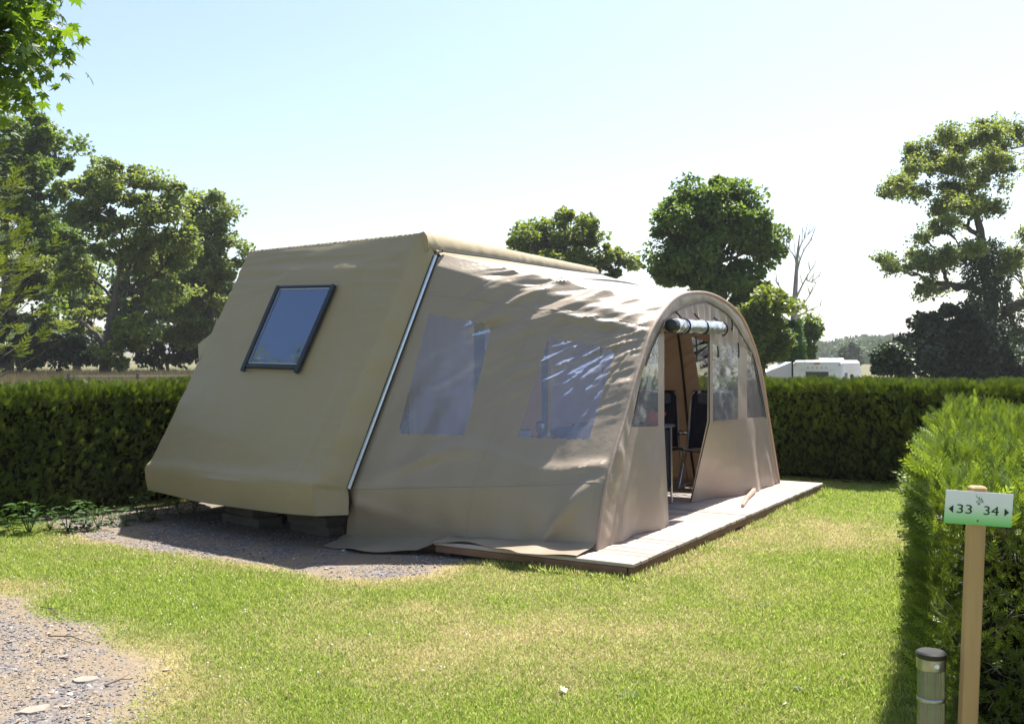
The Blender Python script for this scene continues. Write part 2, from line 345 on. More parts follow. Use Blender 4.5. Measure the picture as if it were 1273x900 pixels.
ys = np.concatenate([[-60, -30, -15, -6, 0, 2, 3.2], np.arange(3.6, 16.5, .09), np.geomspace(16.8, 3500, 70)])
X, Y = np.meshgrid(xs, ys, indexing='ij'); Zt = terr(X, Y)
near = (np.abs(X) < 9.5) & (Y > 3) & (Y < 17)
Zt = Zt+np.where(near, .03*(fbm(X, Y, 5, .9)-.5), 0)
V = np.stack([X, Y, Zt], -1).reshape(-1, 3); nx, ny = X.shape
I = np.arange(nx*ny).reshape(nx, ny)
Q = np.stack([I[:-1, :-1], I[1:, :-1], I[1:, 1:], I[:-1, 1:]], -1).reshape(-1, 4)
g = raw_mesh('ground', V, Q, np.full(len(Q), 4), M['ground'], None, True,
             {'dry': dry_f(X, Y).ravel(), 'grav': grav_f(X, Y).ravel(), 'far': smooth((Y.ravel()-17)/10)})
tag(g, kind='structure')
def gz(x, y): return .03*(fbm(x, y, 5, .9)-.5)

def in_deck(x, y, m=0):
    rx = x-NO[0]; ry = y-NO[1]; a = rx*Dv[0]+ry*Dv[1]; b = rx*E[0]+ry*E[1]
    return (a > -m) & (a < 5.44+m) & (b > -m) & (b < 2.6)
HN_P = np.array([1.645, 3.95]); HN_D = np.array([.40, .9165])      # near hedge corner and side direction
# grass blades
def make_grass():
    r = rs(1); n = 1250000
    # sample by screen-ish density: more close by
    yy = 3.9+(13.9-3.9)*r.rand(n)**1.35; xx = (r.rand(n)*2-1)*(.53*yy+.3)
    gr = grav_f(xx, yy); dd = dry_f(xx, yy)
    keep = (r.rand(n) > gr*1.6-.15*(r.rand(n) < .1)) & ~in_deck(xx, yy, -.02)
    keep &= (r.rand(n) > .25*dd)
    # not inside the clipped hedges
    q = np.stack([xx-HN_P[0], yy-HN_P[1]], -1); sd = q@np.array([HN_D[1], -HN_D[0]]); keep &= ~((sd > .15) & (q@HN_D > -.1))
    xx, yy, dd = xx[keep], yy[keep], dd[keep]; n = len(xx)
    a = r.rand(n)*2*np.pi; ln = (.014+.018*r.rand(n))*(1.15-.45*dd)*(1+.45*fbm(xx, yy, 41, .5))
    tall = smooth((xx-.36*yy+.2)/.5)*.6+1; ln = ln*tall
    edge = in_deck(xx, yy, .1); ln = np.where(edge, ln*(1.3+1.3*fbm(xx, yy, 61, .15)), ln)
    lean = .35+.9*r.rand(n); h = np.stack([np.cos(a)*lean, np.sin(a)*lean, np.ones(n)], -1); h /= np.linalg.norm(h, axis=1)[:, None]
    rnd3 = r.randn(n, 3); B = basis(h, rnd3)
    wd = (.0017+.0013*r.rand(n))*(yy/6)**.6
    Mx = B*np.stack([wd, ln, ln], -1)[:, None, :]
    pos = np.stack([xx, yy, gz(xx, yy)-.002], -1)
    dryb = np.clip((r.rand(n) < dd*.85+.08).astype(float)*.9+.1*r.rand(n), 0, 1)
    o = scatter('lawn_grass', [(-1, 0, 0), (1, 0, 0), (.7, .6, .06), (0, 1, .25)], [(0, 1, 2, 3)], pos, Mx, M['grass'], None, {'rnd': r.rand(n), 'dry': dryb})
    tag(o, 'short mown grass, green with straw coloured dry patches', 'grass', kind='stuff')
make_grass()
def make_gravel():
    r = rs(2); P = []
    n = 90000
    xx = -5.2+5.2*r.rand(n); yy = 3.9+6.8*r.rand(n)**1.1; gr = grav_f(xx, yy)
    k = (r.rand(n) < gr*1.1-.12) & ~in_deck(xx, yy, 0) & (fbm(xx, yy, 77, .5)+.25*r.rand(n) > .5); xx, yy = xx[k], yy[k]; n = len(xx)
    s = .004+.008*r.rand(n)**2.2+.012*(r.rand(n) < .03)*r.rand(n)
    tv = np.array([(1, .1, 0), (.3, 1, .1), (-.8, .6, 0), (-.9, -.5, 0), (.2, -.9, 0), (.1, .1, .6), (-.2, -.1, -.5)])
    tf = [(0, 1, 5), (1, 2, 5), (2, 3, 5), (3, 4, 5), (4, 0, 5), (1, 0, 6), (2, 1, 6), (3, 2, 6), (4, 3, 6), (0, 4, 6)]
    a = r.rand(n)*2*np.pi; up = np.stack([.35*r.randn(n), .35*r.randn(n), np.ones(n)], -1)
    B = basis(np.stack([np.cos(a), np.sin(a), .2*r.randn(n)], -1), up)*np.stack([s, s*(.6+.8*r.rand(n)), s*.9], -1)[:, None, :]
    o = scatter('loose_gravel', tv, tf, np.stack([xx, yy, gz(xx, yy)+s*.2], -1), B, M['stones'], None, {'rnd': r.rand(n)})
    tag(o, 'grey slate chippings on the drive and under the tent', 'gravel', kind='stuff')
make_gravel()

# ------------------------------------------------------------------ vegetation builders
def rand_dir(r, n):
    v = r.randn(n, 3); return v/np.linalg.norm(v, axis=1)[:, None]
LEAF = (np.array([(0, 0, 0), (.42, .45, .08), (0, 1, 0), (-.42, .45, .08)]), [(0, 1, 2, 3)])
def tree(name, label, cat, base, blobs, nleaf, leaf, lmat, seed, trunk_r=.25, fork=.4, clump=.6, group=None, limbs=26, bark='bark', crown_name='crown', shell=.55, flat=.65, top=None, trunk_top=None, ivy=None):
    """blobs: (centre xyz, radii xyz, weight) in world space; limbs run from the trunk to the leaf clumps"""
    r = rs(seed); base = np.array(base, float); root = empty(name, base, label, cat, group)
    cs = np.array([b[0] for b in blobs]); rd = np.array([b[1] for b in blobs]); wt = np.array([b[2] for b in blobs], float)
    wt = wt*np.prod(rd, axis=1)**(2/3); wt /= wt.sum()
    ncl = max(24, int((rd.prod(axis=1)**(1/3)).sum()*11/clump))
    nleaf = int(nleaf*1.6); k = r.choice(len(blobs), ncl, p=wt); u = rand_dir(r, ncl)*(shell+(1-shell)*r.rand(ncl)[:, None]**.6)*(.75+.4*r.rand(ncl)[:, None])
    u[:, 2] = np.where(u[:, 2] < -.6, u[:, 2]*.7, u[:, 2])
    cp = cs[k]+u*rd[k]
    topz = (cs[:, 2]+rd[:, 2]*.4).max() if trunk_top is None else trunk_top; tc = (cs*wt[:, None]).sum(0)
    m = MB(); n = 9; tz = np.linspace(0, 1, n)
    tip = np.array([tc[0], tc[1], topz])
    tp = base[None]*(1-tz)[:, None]+tip[None]*tz[:, None]; tp[:, :2] = base[:2]+(tip[:2]-base[:2])*(tz[:, None]**1.8)
    tp[1:-1, :2] += .04*topz*.5*(r.rand(n-2, 2)-.5); tp[0, 2] -= .15
    m.tube(tp-base, trunk_r*(1.25-1.1*tz**.8)+.01, 8)
    trunk = lambda t: np.array([np.interp(t, tz, tp[:, i]) for i in range(3)])
    main = [None]*len(blobs); tf_ = trunk(fork); node_p = [trunk(t_) for t_ in (fork, fork+.12, fork+.24, fork+.36)]; node_r = [trunk_r*.62, trunk_r*.55, trunk_r*.45, trunk_r*.35]
    for i in np.argsort(np.linalg.norm(cs-tf_, axis=1)):
        p3 = cs[i]+(r.rand(3)-.5)*rd[i]*.4; NP = np.array(node_p); dd = np.linalg.norm(NP-p3, axis=1)+.55*np.linalg.norm(NP-tf_, axis=1)*.6+np.clip(NP[:, 2]-p3[2], 0, 99)*.5
        j = int(np.argmin(dd)); p0 = NP[j]; L_ = np.linalg.norm(p3-p0)
        mid = (p0+p3)/2+np.array([0, 0, .14*L_])*(1 if p3[2] > p0[2]+.5 else .3)+r.randn(3)*.09*L_; q = np.linspace(0, 1, 8)[:, None]; path = (1-q)**2*p0+2*q*(1-q)*mid+q*q*p3
        path[1:-1] += r.randn(6, 3)*.018*L_; r0 = node_r[j]*.82; rr = r0*(1-.55*q[:, 0]); m.tube(path-base, rr, 6, False); main[i] = path
        for k_ in (3, 5, 7): node_p.append(path[k_]); node_r.append(rr[k_])
    for j in r.permutation(ncl)[:limbs*4]:
        path = main[k[j]]; p0 = path[r.randint(2, 8)]; p3 = cp[j]; q = np.linspace(0, 1, 4)[:, None]
        mid = (p0+p3)/2+r.randn(3)*.1*np.linalg.norm(p3-p0); pt = (1-q)**2*p0+2*q*(1-q)*mid+q*q*p3
        m.tube(pt-base, min(trunk_r*.13, .05)*(1-.75*q[:, 0])+.005, 4, False)
    m.build('trunk', M[bark], root, True)
    c = r.choice(ncl, nleaf); csz = clump*(.35+1.3*r.rand(ncl)**1.6); an = .55+.9*r.rand(ncl, 3)
    g3_ = r.randn(nleaf, 3); g3_ *= np.minimum(1, 1.75/np.linalg.norm(g3_, axis=1))[:, None]; off = g3_*an[c]*csz[c][:, None]*np.array([.42, .42, .42*flat]); pos = cp[c]+off
    fwd = rand_dir(r, nleaf)+off/np.linalg.norm(off, axis=1)[:, None]*.5; fwd[:, 2] -= .3
    up = rand_dir(r, nleaf)*.8+np.array([0, 0, 1.])+off/np.linalg.norm(off, axis=1)[:, None]*.4
    sz = leaf*.8*(.5+.9*r.rand(nleaf)); B = basis(fwd, up)*sz[:, None, None]
    rn = np.clip(.5*r.rand(ncl)[c]+.5*r.rand(nleaf), 0, 1)
    scatter(crown_name, *LEAF, pos-base, B, M[lmat], root, {'rnd': rn})
    if ivy:   # ivy sleeve up the trunk: (number, t0, t1, radius0, radius1)
        ni, t0, t1, r0, r1 = ivy; t = t0+(t1-t0)*r.rand(ni)
        pc = np.stack([np.interp(t, tz, tp[:, i]) for i in range(3)], -1)
        rad = (r0+(r1-r0)*(t-t0)/(t1-t0))*(.75+.5*fbm(t*20, np.zeros(ni), seed, 1)); a = r.rand(ni)*2*np.pi
        rad = rad*(.7+.6*vnoise(a*1.2, t*18, seed+5))
        dr = np.stack([np.cos(a), np.sin(a), .2*r.randn(ni)], -1); pos = pc+dr*(rad*(.8+.25*r.rand(ni)))[:, None]
        B = basis(dr*.4+rand_dir(r, ni)*.6-np.array([0, 0, .7]), dr+.4*rand_dir(r, ni))*(leaf*.75*(.6+.7*r.rand(ni)))[:, None, None]
        scatter('ivy', *LEAF, pos-base, B, M['ivy'], root, {'rnd': r.rand(ni)})
    return root
def PB(D, *bl):
    """(u, v, ru, rv [,dD [,weight]]) circles seen at distance D -> solid ellipsoids at that distance"""
    out = []
    for b in bl:
        u, v, ru, rv = b[:4]; dd = b[4] if len(b) > 4 else 0; w_ = b[5] if len(b) > 5 else 1
        out.append((at(u, v, D+dd), np.array([ru, (ru+rv)/2, rv])*D/FPX, w_))
    return out
def gbase(u, D): x = (u-CXP)/FPX*D; return (x, D, float(terr(x, D)))

# sprig templates for the clipped conifer hedges
def sprig(nside, width=.05, sl=.42):
    v = []; f = []
    def q(p, d, L, wd):
        p = np.array(p, float); d = np.array(d, float); s = np.array([d[1], -d[0], 0])/max(1e-6, math.hypot(d[0], d[1]))*wd
        b = len(v); v.extend([p-s*.5, p+d*L*.5-s, p+d*L, p+d*L*.5+s]); f.append((b, b+3, b+2, b+1))
    q((0, 0, 0), (0, 1, 0), 1, width*.6)
    for i in range(nside):
        t = .12+.75*i/nside; sg = 1 if i % 2 else -1
        q((0, t, 0), np.array([sg*.62, .78, .15*math.sin(i*2.1)]), sl*(1-.6*t), width)
    return np.array(v), f
SP9 = sprig(8, .045); SP5 = sprig(4, .09); SP13 = sprig(12, .027, .27)
def hedge_cloud(r, segs, dens, size, out, jit=.6, wob=.06):
    """segs: list of (origin, edge1, edge2, normal, density factor) surfaces"""
    P = []; Mx = []; RN = []
    for o_, e1, e2, nn, df in segs:
        o_, e1, e2, nn = [np.array(q, float) for q in (o_, e1, e2, nn)]; area = np.linalg.norm(np.cross(e1, e2)); n = int(area*dens*df)
        s = r.rand(n); t = r.rand(n); p = o_+s[:, None]*e1+t[:, None]*e2
        bump = (fbm(p[:, 0]+p[:, 2]*.7, p[:, 1]-p[:, 2], 9, .45, 3)-.5)*wob*2.5
        p = p+nn*(bump+out*(r.rand(n)-.75))[:, None]
        fwd = nn*.75+np.array([0, 0, .55])+rand_dir(r, n)*jit; up = nn*.5+rand_dir(r, n)*.8
        P.append(p); Mx.append(basis(fwd, up)*(size*(.55+.8*r.rand(n)))[:, None, None])
        RN.append(np.clip(.05+.9*r.rand(n)+.4*(fbm(p[:, 0], p[:, 1]+p[:, 2], 31, .3)-.5), 0, 1))
    return np.concatenate(P), np.concatenate(Mx), np.concatenate(RN)
def hedge(name, label, p0, p1, width, h0, h1, dens, size, mat, tmpl, seed, zb=0, out=.08, side=1, back=True, wob=.06, stray=0):
    """clipped box hedge, front face along p0->p1, body to the left/right by side"""
    r = rs(seed); p0 = np.array([*p0, zb]); p1 = np.array([*p1, zb]); L_ = p1-p0; u = L_/np.linalg.norm(L_)
    nb = np.array([-u[1], u[0], 0])*side; root = empty(name, tuple(p0), label, 'hedge')
    H0 = np.array([0, 0, h0]); H1 = np.array([0, 0, h1])
    segs = [(p0, L_, H0*.97, -nb, 1), (p0+H0, L_+H1-H0, nb*width, Z3, 1.25), (p0, nb*width, H0, -u, 1), (p1, nb*width, H1, u, .8)]
    segs.append((p0-nb*.07+Z3*.1, L_, H0*.92, -nb*.6+Z3*.5, .3))
    segs.append((p0+H0-Z3*.07, L_+H1-H0, nb*width, Z3, .8))
    if back: segs.append((p0+nb*width, L_, H0, nb, .5))
    # shoulder row along the upper front edge
    segs.append((p0+H0-nb*.0-Z3*.1, L_+H1-H0, Z3*.12-nb*.02, -nb*.7+Z3*.7, 1.6))
    P, Mx, RN = hedge_cloud(r, segs, dens, size, out, wob=wob)
    scatter('foliage', tmpl[0], tmpl[1], P-p0, Mx, M[mat], root, {'rnd': RN})
    if stray:
        n = stray; t = r.rand(n); e = p0[None]+t[:, None]*L_+H0+r.rand(n)[:, None]*nb*width*.3
        fw = Z3*.9-nb*.5*r.rand(n)[:, None]+rand_dir(r, n)*.7
        scatter('stray_shoots', tmpl[0], tmpl[1], e-p0, basis(fw, rand_dir(r, n))*(size*(.8+.7*r.rand(n)))[:, None, None], M[mat], root, {'rnd': .5+.5*r.rand(n)})
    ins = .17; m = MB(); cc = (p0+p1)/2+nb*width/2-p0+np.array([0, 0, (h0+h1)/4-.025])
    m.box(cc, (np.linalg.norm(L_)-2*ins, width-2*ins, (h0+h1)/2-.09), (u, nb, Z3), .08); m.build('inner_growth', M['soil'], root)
    return root

# ------------------------------------------------------------------ hedges
u_h = np.array([.64, .77]); u_h /= np.hypot(*u_h)
hl0 = np.array([-4.93, 9.65])-u_h*3.2; hl1 = hl0+u_h*10.3
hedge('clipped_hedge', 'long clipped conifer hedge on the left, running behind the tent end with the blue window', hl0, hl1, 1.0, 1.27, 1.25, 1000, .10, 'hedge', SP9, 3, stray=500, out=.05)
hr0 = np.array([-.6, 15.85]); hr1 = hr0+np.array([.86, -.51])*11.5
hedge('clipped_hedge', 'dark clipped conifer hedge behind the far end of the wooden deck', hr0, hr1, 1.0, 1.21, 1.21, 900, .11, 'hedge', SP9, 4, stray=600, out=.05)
hedge('clipped_hedge', 'short low hedge strip right in front of the white caravan', (5.2, 23.5), (7.3, 23.1), .9, 1.70, 1.70, 260, .16, 'hedge', SP5, 5, zb=-.75)
hedge('clipped_hedge', 'small distant hedge strip to the right of the white caravan', (9.6, 28.5), (12.4, 27.6), .9, 1.75, 1.75, 240, .16, 'hedge', SP5, 6, zb=-.85)
def near_hedge():
    r = rs(8); p = np.array([*HN_P, 0]); sd = np.array([*HN_D, 0]); rt = np.array([HN_D[1], -HN_D[0], 0]); h = 1.03; Lh = 4.9; W = 3.4
    root = empty('clipped_hedge', tuple(p), 'bushy light green hedge with feathery shoots right behind the number sign', 'hedge')
    H = Z3*h
    segs = [(p, rt*W, H, -sd, 1.0), (p+H, sd*Lh+Z3*.12, rt*W, Z3, 1.25), (p, sd*Lh, H, -rt, 1.1), (p+sd*Lh, rt*W, H+Z3*.1, sd, .25)]
    P, Mx, RN = hedge_cloud(r, segs, 2400, .085, .08, jit=.7, wob=.12)
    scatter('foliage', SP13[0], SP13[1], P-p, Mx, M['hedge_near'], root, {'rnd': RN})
    # long feathery shoots on the left flank and the top
    n = 2600; t = r.rand(n)**1.3; z = .15+.95*r.rand(n)**.7
    e1 = p+sd*(t*Lh*.9)[:, None]+Z3*(z*h)[:, None]; f1 = -rt+Z3*(.45+.5*r.rand(n))[:, None]+rand_dir(r, n)*.35-sd*.3
    n2 = 4200; e2 = p+H+sd*(r.rand(n2)*Lh)[:, None]+rt*(r.rand(n2)**1.5*W)[:, None]; f2 = Z3-rt*.45+rand_dir(r, n2)*.45
    n3 = 900; e3 = p+rt*(r.rand(n3)*1.6)[:, None]+Z3*(h*(.2+.8*r.rand(n3)))[:, None]; f3 = -sd*.8+Z3*.4+rand_dir(r, n3)*.6
    e = np.concatenate([e1, e2, e3]); f_ = np.concatenate([f1, f2, f3]); n = len(e)
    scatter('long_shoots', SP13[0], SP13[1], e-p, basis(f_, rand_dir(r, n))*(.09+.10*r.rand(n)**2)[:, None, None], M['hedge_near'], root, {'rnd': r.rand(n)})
    m = MB()   # bare inner twigs
    for i in range(600):
        a = p+rt*(.06+1.7*r.rand())+sd*(.02+.1*r.rand())+Z3*(h*r.rand()*.9); b = a+(rand_dir(r, 1)[0]*.6-sd*.3+Z3*.3)*.14
        m.tube(np.array([a, (a+b)/2+r.randn(3)*.01, b])-p, [.003, .0022, .001], 4, False)
    tw = m.build('inner_twigs', M['bark_pale'], root); tw['kind'] = 'stuff'
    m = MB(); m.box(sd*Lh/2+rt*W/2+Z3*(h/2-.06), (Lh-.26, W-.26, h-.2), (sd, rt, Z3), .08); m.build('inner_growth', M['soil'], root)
near_hedge()

# ------------------------------------------------------------------ trees
tree('oak_tree', 'tall dark leafy tree at the left edge of the photo', 'tree', gbase(5, 62), PB(62, (-20, 175, 55, 55), (22, 190, 45, 62), (72, 190, 32, 36, 2), (50, 250, 40, 40), (-10, 300, 70, 60), (60, 330, 55, 60, 4), (10, 400, 70, 55, 2)), 30000, .34, 'leaf_oak', 21, .5, .25, 1.1)
tree('ash_tree', 'feathery ash tree with forked bare trunk left of the tent', 'tree', gbase(131, 58), PB(58, (150, 228, 40, 38), (110, 250, 38, 42), (195, 250, 34, 42), (150, 300, 55, 40, 0, .7), (85, 330, 36, 40, 1), (225, 300, 30, 40, 1, .8), (200, 350, 42, 40, 2, .7), (105, 395, 34, 30, 3, .6)), 24000, .27, 'leaf_ash', 22, .33, .28, .8, shell=.35, limbs=34, trunk_top=1.6+130/FPX*58)
tree('ash_tree', 'rounded ash tree partly hidden by the sloping end of the tent', 'tree', gbase(262, 66), PB(66, (255, 268, 30, 34), (285, 320, 26, 34), (240, 330, 36, 45), (270, 385, 40, 45), (225, 400, 30, 35)), 21000, .29, 'leaf_ash', 23, .33, .3, .9)
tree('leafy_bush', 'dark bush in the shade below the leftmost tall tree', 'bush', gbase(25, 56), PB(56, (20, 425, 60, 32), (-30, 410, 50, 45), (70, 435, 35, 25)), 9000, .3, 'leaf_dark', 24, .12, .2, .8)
tree('leafy_bush', 'bright leafed bush around the foot of the forked ash', 'bush', gbase(150, 57), PB(57, (165, 415, 22, 30), (140, 440, 18, 22)), 3800, .26, 'leaf_mid', 25, .1, .2, .6)
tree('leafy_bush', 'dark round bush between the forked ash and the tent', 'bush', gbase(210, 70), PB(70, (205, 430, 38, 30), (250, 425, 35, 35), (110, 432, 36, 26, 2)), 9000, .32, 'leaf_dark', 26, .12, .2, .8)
tree('leafy_tree', 'dark shaded tree filling the gap behind the forked ash', 'tree', gbase(95, 84), PB(84, (60, 425, 60, 36), (110, 355, 55, 50), (180, 370, 60, 60), (235, 370, 45, 60), (60, 330, 45, 45), (285, 420, 45, 40), (0, 420, 60, 45)), 40000, .42, 'leaf_oak', 35, .3, .2, 1.2)
tree('ash_tree', 'tree mirrored in the clear side window nearest the arched front', 'tree', (-10.5, 3.2, 0), [((-10.5, 3.2, 6.4), (2.4, 2.2, 1.9), 1), ((-9.6, 2.3, 8.0), (1.6, 1.6, 1.2), 1), ((-11.5, 4, 5.2), (1.8, 1.8, 1.4), 1)], 9000, .16, 'leaf_ash', 36, .16, .35, .7)
tree('ash_tree', 'young tree mirrored in the lower corner of the blue framed window', 'tree', (-12, 9.9, 0), [((-12, 10.1, 6.1), (1.3, .7, .8), 3), ((-12.2, 9.6, 5.2), (1.8, 1.2, 1.0), 1), ((-12, 10.9, 5.7), (1.0, .6, .5), 2)], 14000, .11, 'leaf_ash', 37, .14, .3, .6)
tree('leafy_tree', 'lone tree rising over the middle of the tent roof', 'tree', gbase(700, 72), PB(72, (660, 298, 36, 24), (706, 288, 42, 24), (742, 312, 32, 26), (768, 330, 22, 18), (700, 335, 60, 30), (690, 400, 80, 45, 0, .4)), 20000, .33, 'leaf_mid', 27, .4, .35, .9)
tree('leafy_tree', 'tall full crowned green tree behind the arched tent front', 'tree', gbase(895, 52), PB(52, (885, 250, 48, 40), (850, 275, 44, 42), (925, 280, 42, 44), (880, 320, 60, 42), (945, 320, 28, 36), (850, 330, 32, 30), (900, 370, 50, 40, 0, .7), (930, 400, 40, 50, 2, .6)), 40000, .27, 'leaf_oak', 28, .36, .3, .85)
tree('leafy_tree', 'smaller sunlit yellow green tree beside the arched tent front', 'tree', gbase(950, 44), PB(44, (952, 388, 26, 24), (935, 428, 36, 34), (964, 422, 16, 20)), 11000, .24, 'leaf_mid', 29, .15, .3, .6)
tree('leafy_tree', 'small dark round tree just right of the ivy covered snag', 'tree', gbase(1003, 60), PB(60, (1006, 408, 15, 14), (1000, 432, 16, 16)), 3200, .3, 'leaf_oak', 30, .12, .3, .6)
_r = rs(314); _ob = []
for (u_, v_, ru_, rv_, n_) in [(1165, 205, 42, 26, 5), (1215, 185, 40, 26, 6), (1262, 190, 40, 34, 6), (1130, 235, 20, 12, 2), (1185, 245, 48, 22, 5), (1240, 245, 42, 30, 4), (1165, 285, 34, 14, 2), (1150, 322, 44, 12, 4), (1102, 326, 14, 8, 2), (1116, 234, 14, 8, 2), (1140, 205, 18, 12, 2), (1178, 172, 16, 8, 2), (1232, 162, 30, 8, 2), (1195, 315, 34, 14, 3), (1175, 350, 30, 14, 2), (1255, 310, 40, 30, 4), (1285, 380, 26, 50, 3)]:
    for _ in range(int(n_*1.7)): _ob.append((u_+ru_*(_r.rand()*2-1)*.8, v_+rv_*(_r.rand()*2-1)*.8, 11+7*_r.rand(), 8+5*_r.rand(), 5*_r.randn()*.5))
tree('oak_tree', 'big open crowned oak with ivy clad trunk at the right edge', 'tree', gbase(1240, 66), PB(66, *_ob), 46000, .22, 'leaf_ash', 31, .66, .36, .62, limbs=90, shell=.15, flat=.8, ivy=(13000, .0, .70, 2.3, 1.0), trunk_top=at(0, 215, 66)[2])
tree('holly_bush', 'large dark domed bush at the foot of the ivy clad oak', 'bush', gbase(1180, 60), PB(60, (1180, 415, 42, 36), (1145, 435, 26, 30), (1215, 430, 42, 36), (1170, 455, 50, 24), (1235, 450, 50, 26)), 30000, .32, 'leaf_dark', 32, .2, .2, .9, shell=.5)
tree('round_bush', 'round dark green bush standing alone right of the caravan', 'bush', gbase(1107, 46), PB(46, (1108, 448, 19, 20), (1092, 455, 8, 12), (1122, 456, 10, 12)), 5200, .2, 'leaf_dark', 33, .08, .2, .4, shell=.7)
tree('leafy_tree', 'hazy grey green tree in the distant field above the caravan', 'tree', gbase(1055, 230), PB(230, (1055, 438, 11, 10), (1058, 446, 13, 8)), 1500, .9, 'far_leaf', 34, .3, .3, 1.2)
# dead ivy clad snag
def snag():
    D = 50; b = np.array(gbase(985, D)); root = empty('dead_tree', tuple(b), 'bare dead tree with ivy wrapped around its lower trunk', 'tree'); r = rs(40); m = MB()
    P = [b, at(986, 420, D), at(988, 370, D), at(991, 320, D), at(994, 292, D)]
    m.tube(np.array(P)-b, [.28, .22, .13, .07, .02], 7)
    for (u0, v0, u1, v1) in [(988, 375, 1012, 330), (987, 392, 1018, 345), (990, 345, 1008, 300), (990, 335, 975, 305), (987, 390, 965, 350), (986, 400, 1020, 380), (992, 318, 1004, 292), (1003, 346, 1014, 352), (986, 402, 958, 372)]:
        p0 = at(u0, v0, D); p1 = at(u1, v1, D+r.randn()); q = np.linspace(0, 1, 6)[:, None]; mid = (p0+p1)/2+r.randn(3)*.25
        path = (1-q)**2*p0+2*q*(1-q)*mid+q*q*p1; m.tube(path-b, .055*(1-.8*q[:, 0]), 5, False)
        for j in range(5):
            a = path[r.randint(2, 6)]; c = a+(rand_dir(r, 1)[0]*.4+Z3*.5+(p1-p0)/np.linalg.norm(p1-p0)*.5)*(.5+r.rand()*.6)
            m.tube(np.array([a, (a+c)/2+r.randn(3)*.05, c])-b, [.022, .016, .006], 4, False)
    m.build('trunk', M['bark_pale'], root, True)
    n = 5000; t = r.rand(n); z0, z1 = b[2], at(0, 398, D)[2]; z = z0+(z1-z0)*t; c = np.stack([np.interp(z, [q[2] for q in P], [q[i] for q in P]) for i in (0, 1)], -1)
    a = r.rand(n)*6.283; rad = (.75-.5*t**1.5)*(.7+.6*vnoise(a, t*9, 4)); pos = np.stack([c[:, 0]+np.cos(a)*rad, c[:, 1]+np.sin(a)*rad, z], -1)
    dr = np.stack([np.cos(a), np.sin(a), np.zeros(n)], -1)
    scatter('ivy', *LEAF, pos-b, basis(dr*.4+rand_dir(r, n)*.6-Z3*.6, dr+.4*rand_dir(r, n))*(.2*(.6+.7*r.rand(n)))[:, None, None], M['weed'], root, {'rnd': .5*r.rand(n)})
snag()
# distant wooded ridge: one mass
def woodland():
    r = rs(50); P = []; S_ = []; RN = []
    for i in range(420):
        u = 990+r.rand()*340 if i < 300 else 560+r.rand()*430; D = 380+240*r.rand()
        topv = 425-5*math.sin(u*.03)-3*r.rand()+(D < 460)*7; x = (u-CXP)/FPX*D; z1 = HC+(CYP-topv)/FPX*D; rr = 4+5*r.rand(); zc = z1-rr*.9
        n = 110; d_ = rand_dir(r, n); q = np.array([x, D, zc])+d_*rr*np.array([1.1, 1.1, .9])*(.8+.3*r.rand(n)[:, None]); low = q.copy(); low[:, 2] -= rr*.9+rr*r.rand(n)
        P += [q, low]; S_ += [np.full(2*n, 1.9)]; RN += [np.full(2*n, r.rand())*.6+.4*r.rand(2*n)]
    P = np.concatenate(P); n = len(P); S_ = np.concatenate(S_)[:n]; RN = np.concatenate(RN)[:n]
    o = scatter('far_woodland', *LEAF, P, basis(rand_dir(r, n), rand_dir(r, n)+Z3)*(S_*(.6+.8*r.rand(n)))[:, None, None], M['far_leaf'], None, {'rnd': RN})
    tag(o, 'distant wooded ridge fading to blue beyond the field', 'woodland', kind='stuff')
woodland()
# tall dry grass in the field beyond the left hedge
def tall_grass():
    r = rs(52); n = 60000; y = 30+42*r.rand(n); x = (-.53+.36*r.rand(n))*y
    s = .55+.5*r.rand(n); B = basis(np.stack([.25*r.randn(n), .25*r.randn(n), np.ones(n)], -1), rand_dir(r, n))*np.stack([.03*np.ones(n), s, s], -1)[:, None, :]
    o = scatter('meadow_grass', [(-1, 0, 0), (1, 0, 0), (0, 1, .1)], [(0, 1, 2)], np.stack([x, y, terr(x, y)], -1), B, M['grass'], None, {'rnd': r.rand(n), 'dry': .25+.4*r.rand(n)})
    o.data.materials.clear(); o.data.materials.append(M['meadow']); tag(o, 'tall dry straw coloured meadow grass beyond the left hedge', 'grass', kind='stuff')
tall_grass()
# wire fence behind the left hedge
def wire_fence():
    root = empty('wire_fence', (-9, 24, 0), 'old post and wire fence just beyond the left hedge', 'fence'); b = np.array([-9, 24, 0.]); r = rs(53)
    for i in range(6):
        m = MB(); x = -10.5+i*1.5; m.tube(np.array([(x, 24+i*.3, 0), (x+.03*r.randn(), 24+i*.3, 1.22)])-b, [.05, .045], 7); m.build('fence_post', M['beam'], root, True)
    for z in (.7, .95, 1.15):
        m = MB(); m.tube(np.array([(-10.5+i*1.5, 24+i*.3-.05, z+.01*r.randn()) for i in range(6)])-b, .006, 4); m.build('wire', M['galv'], root)
wire_fence()
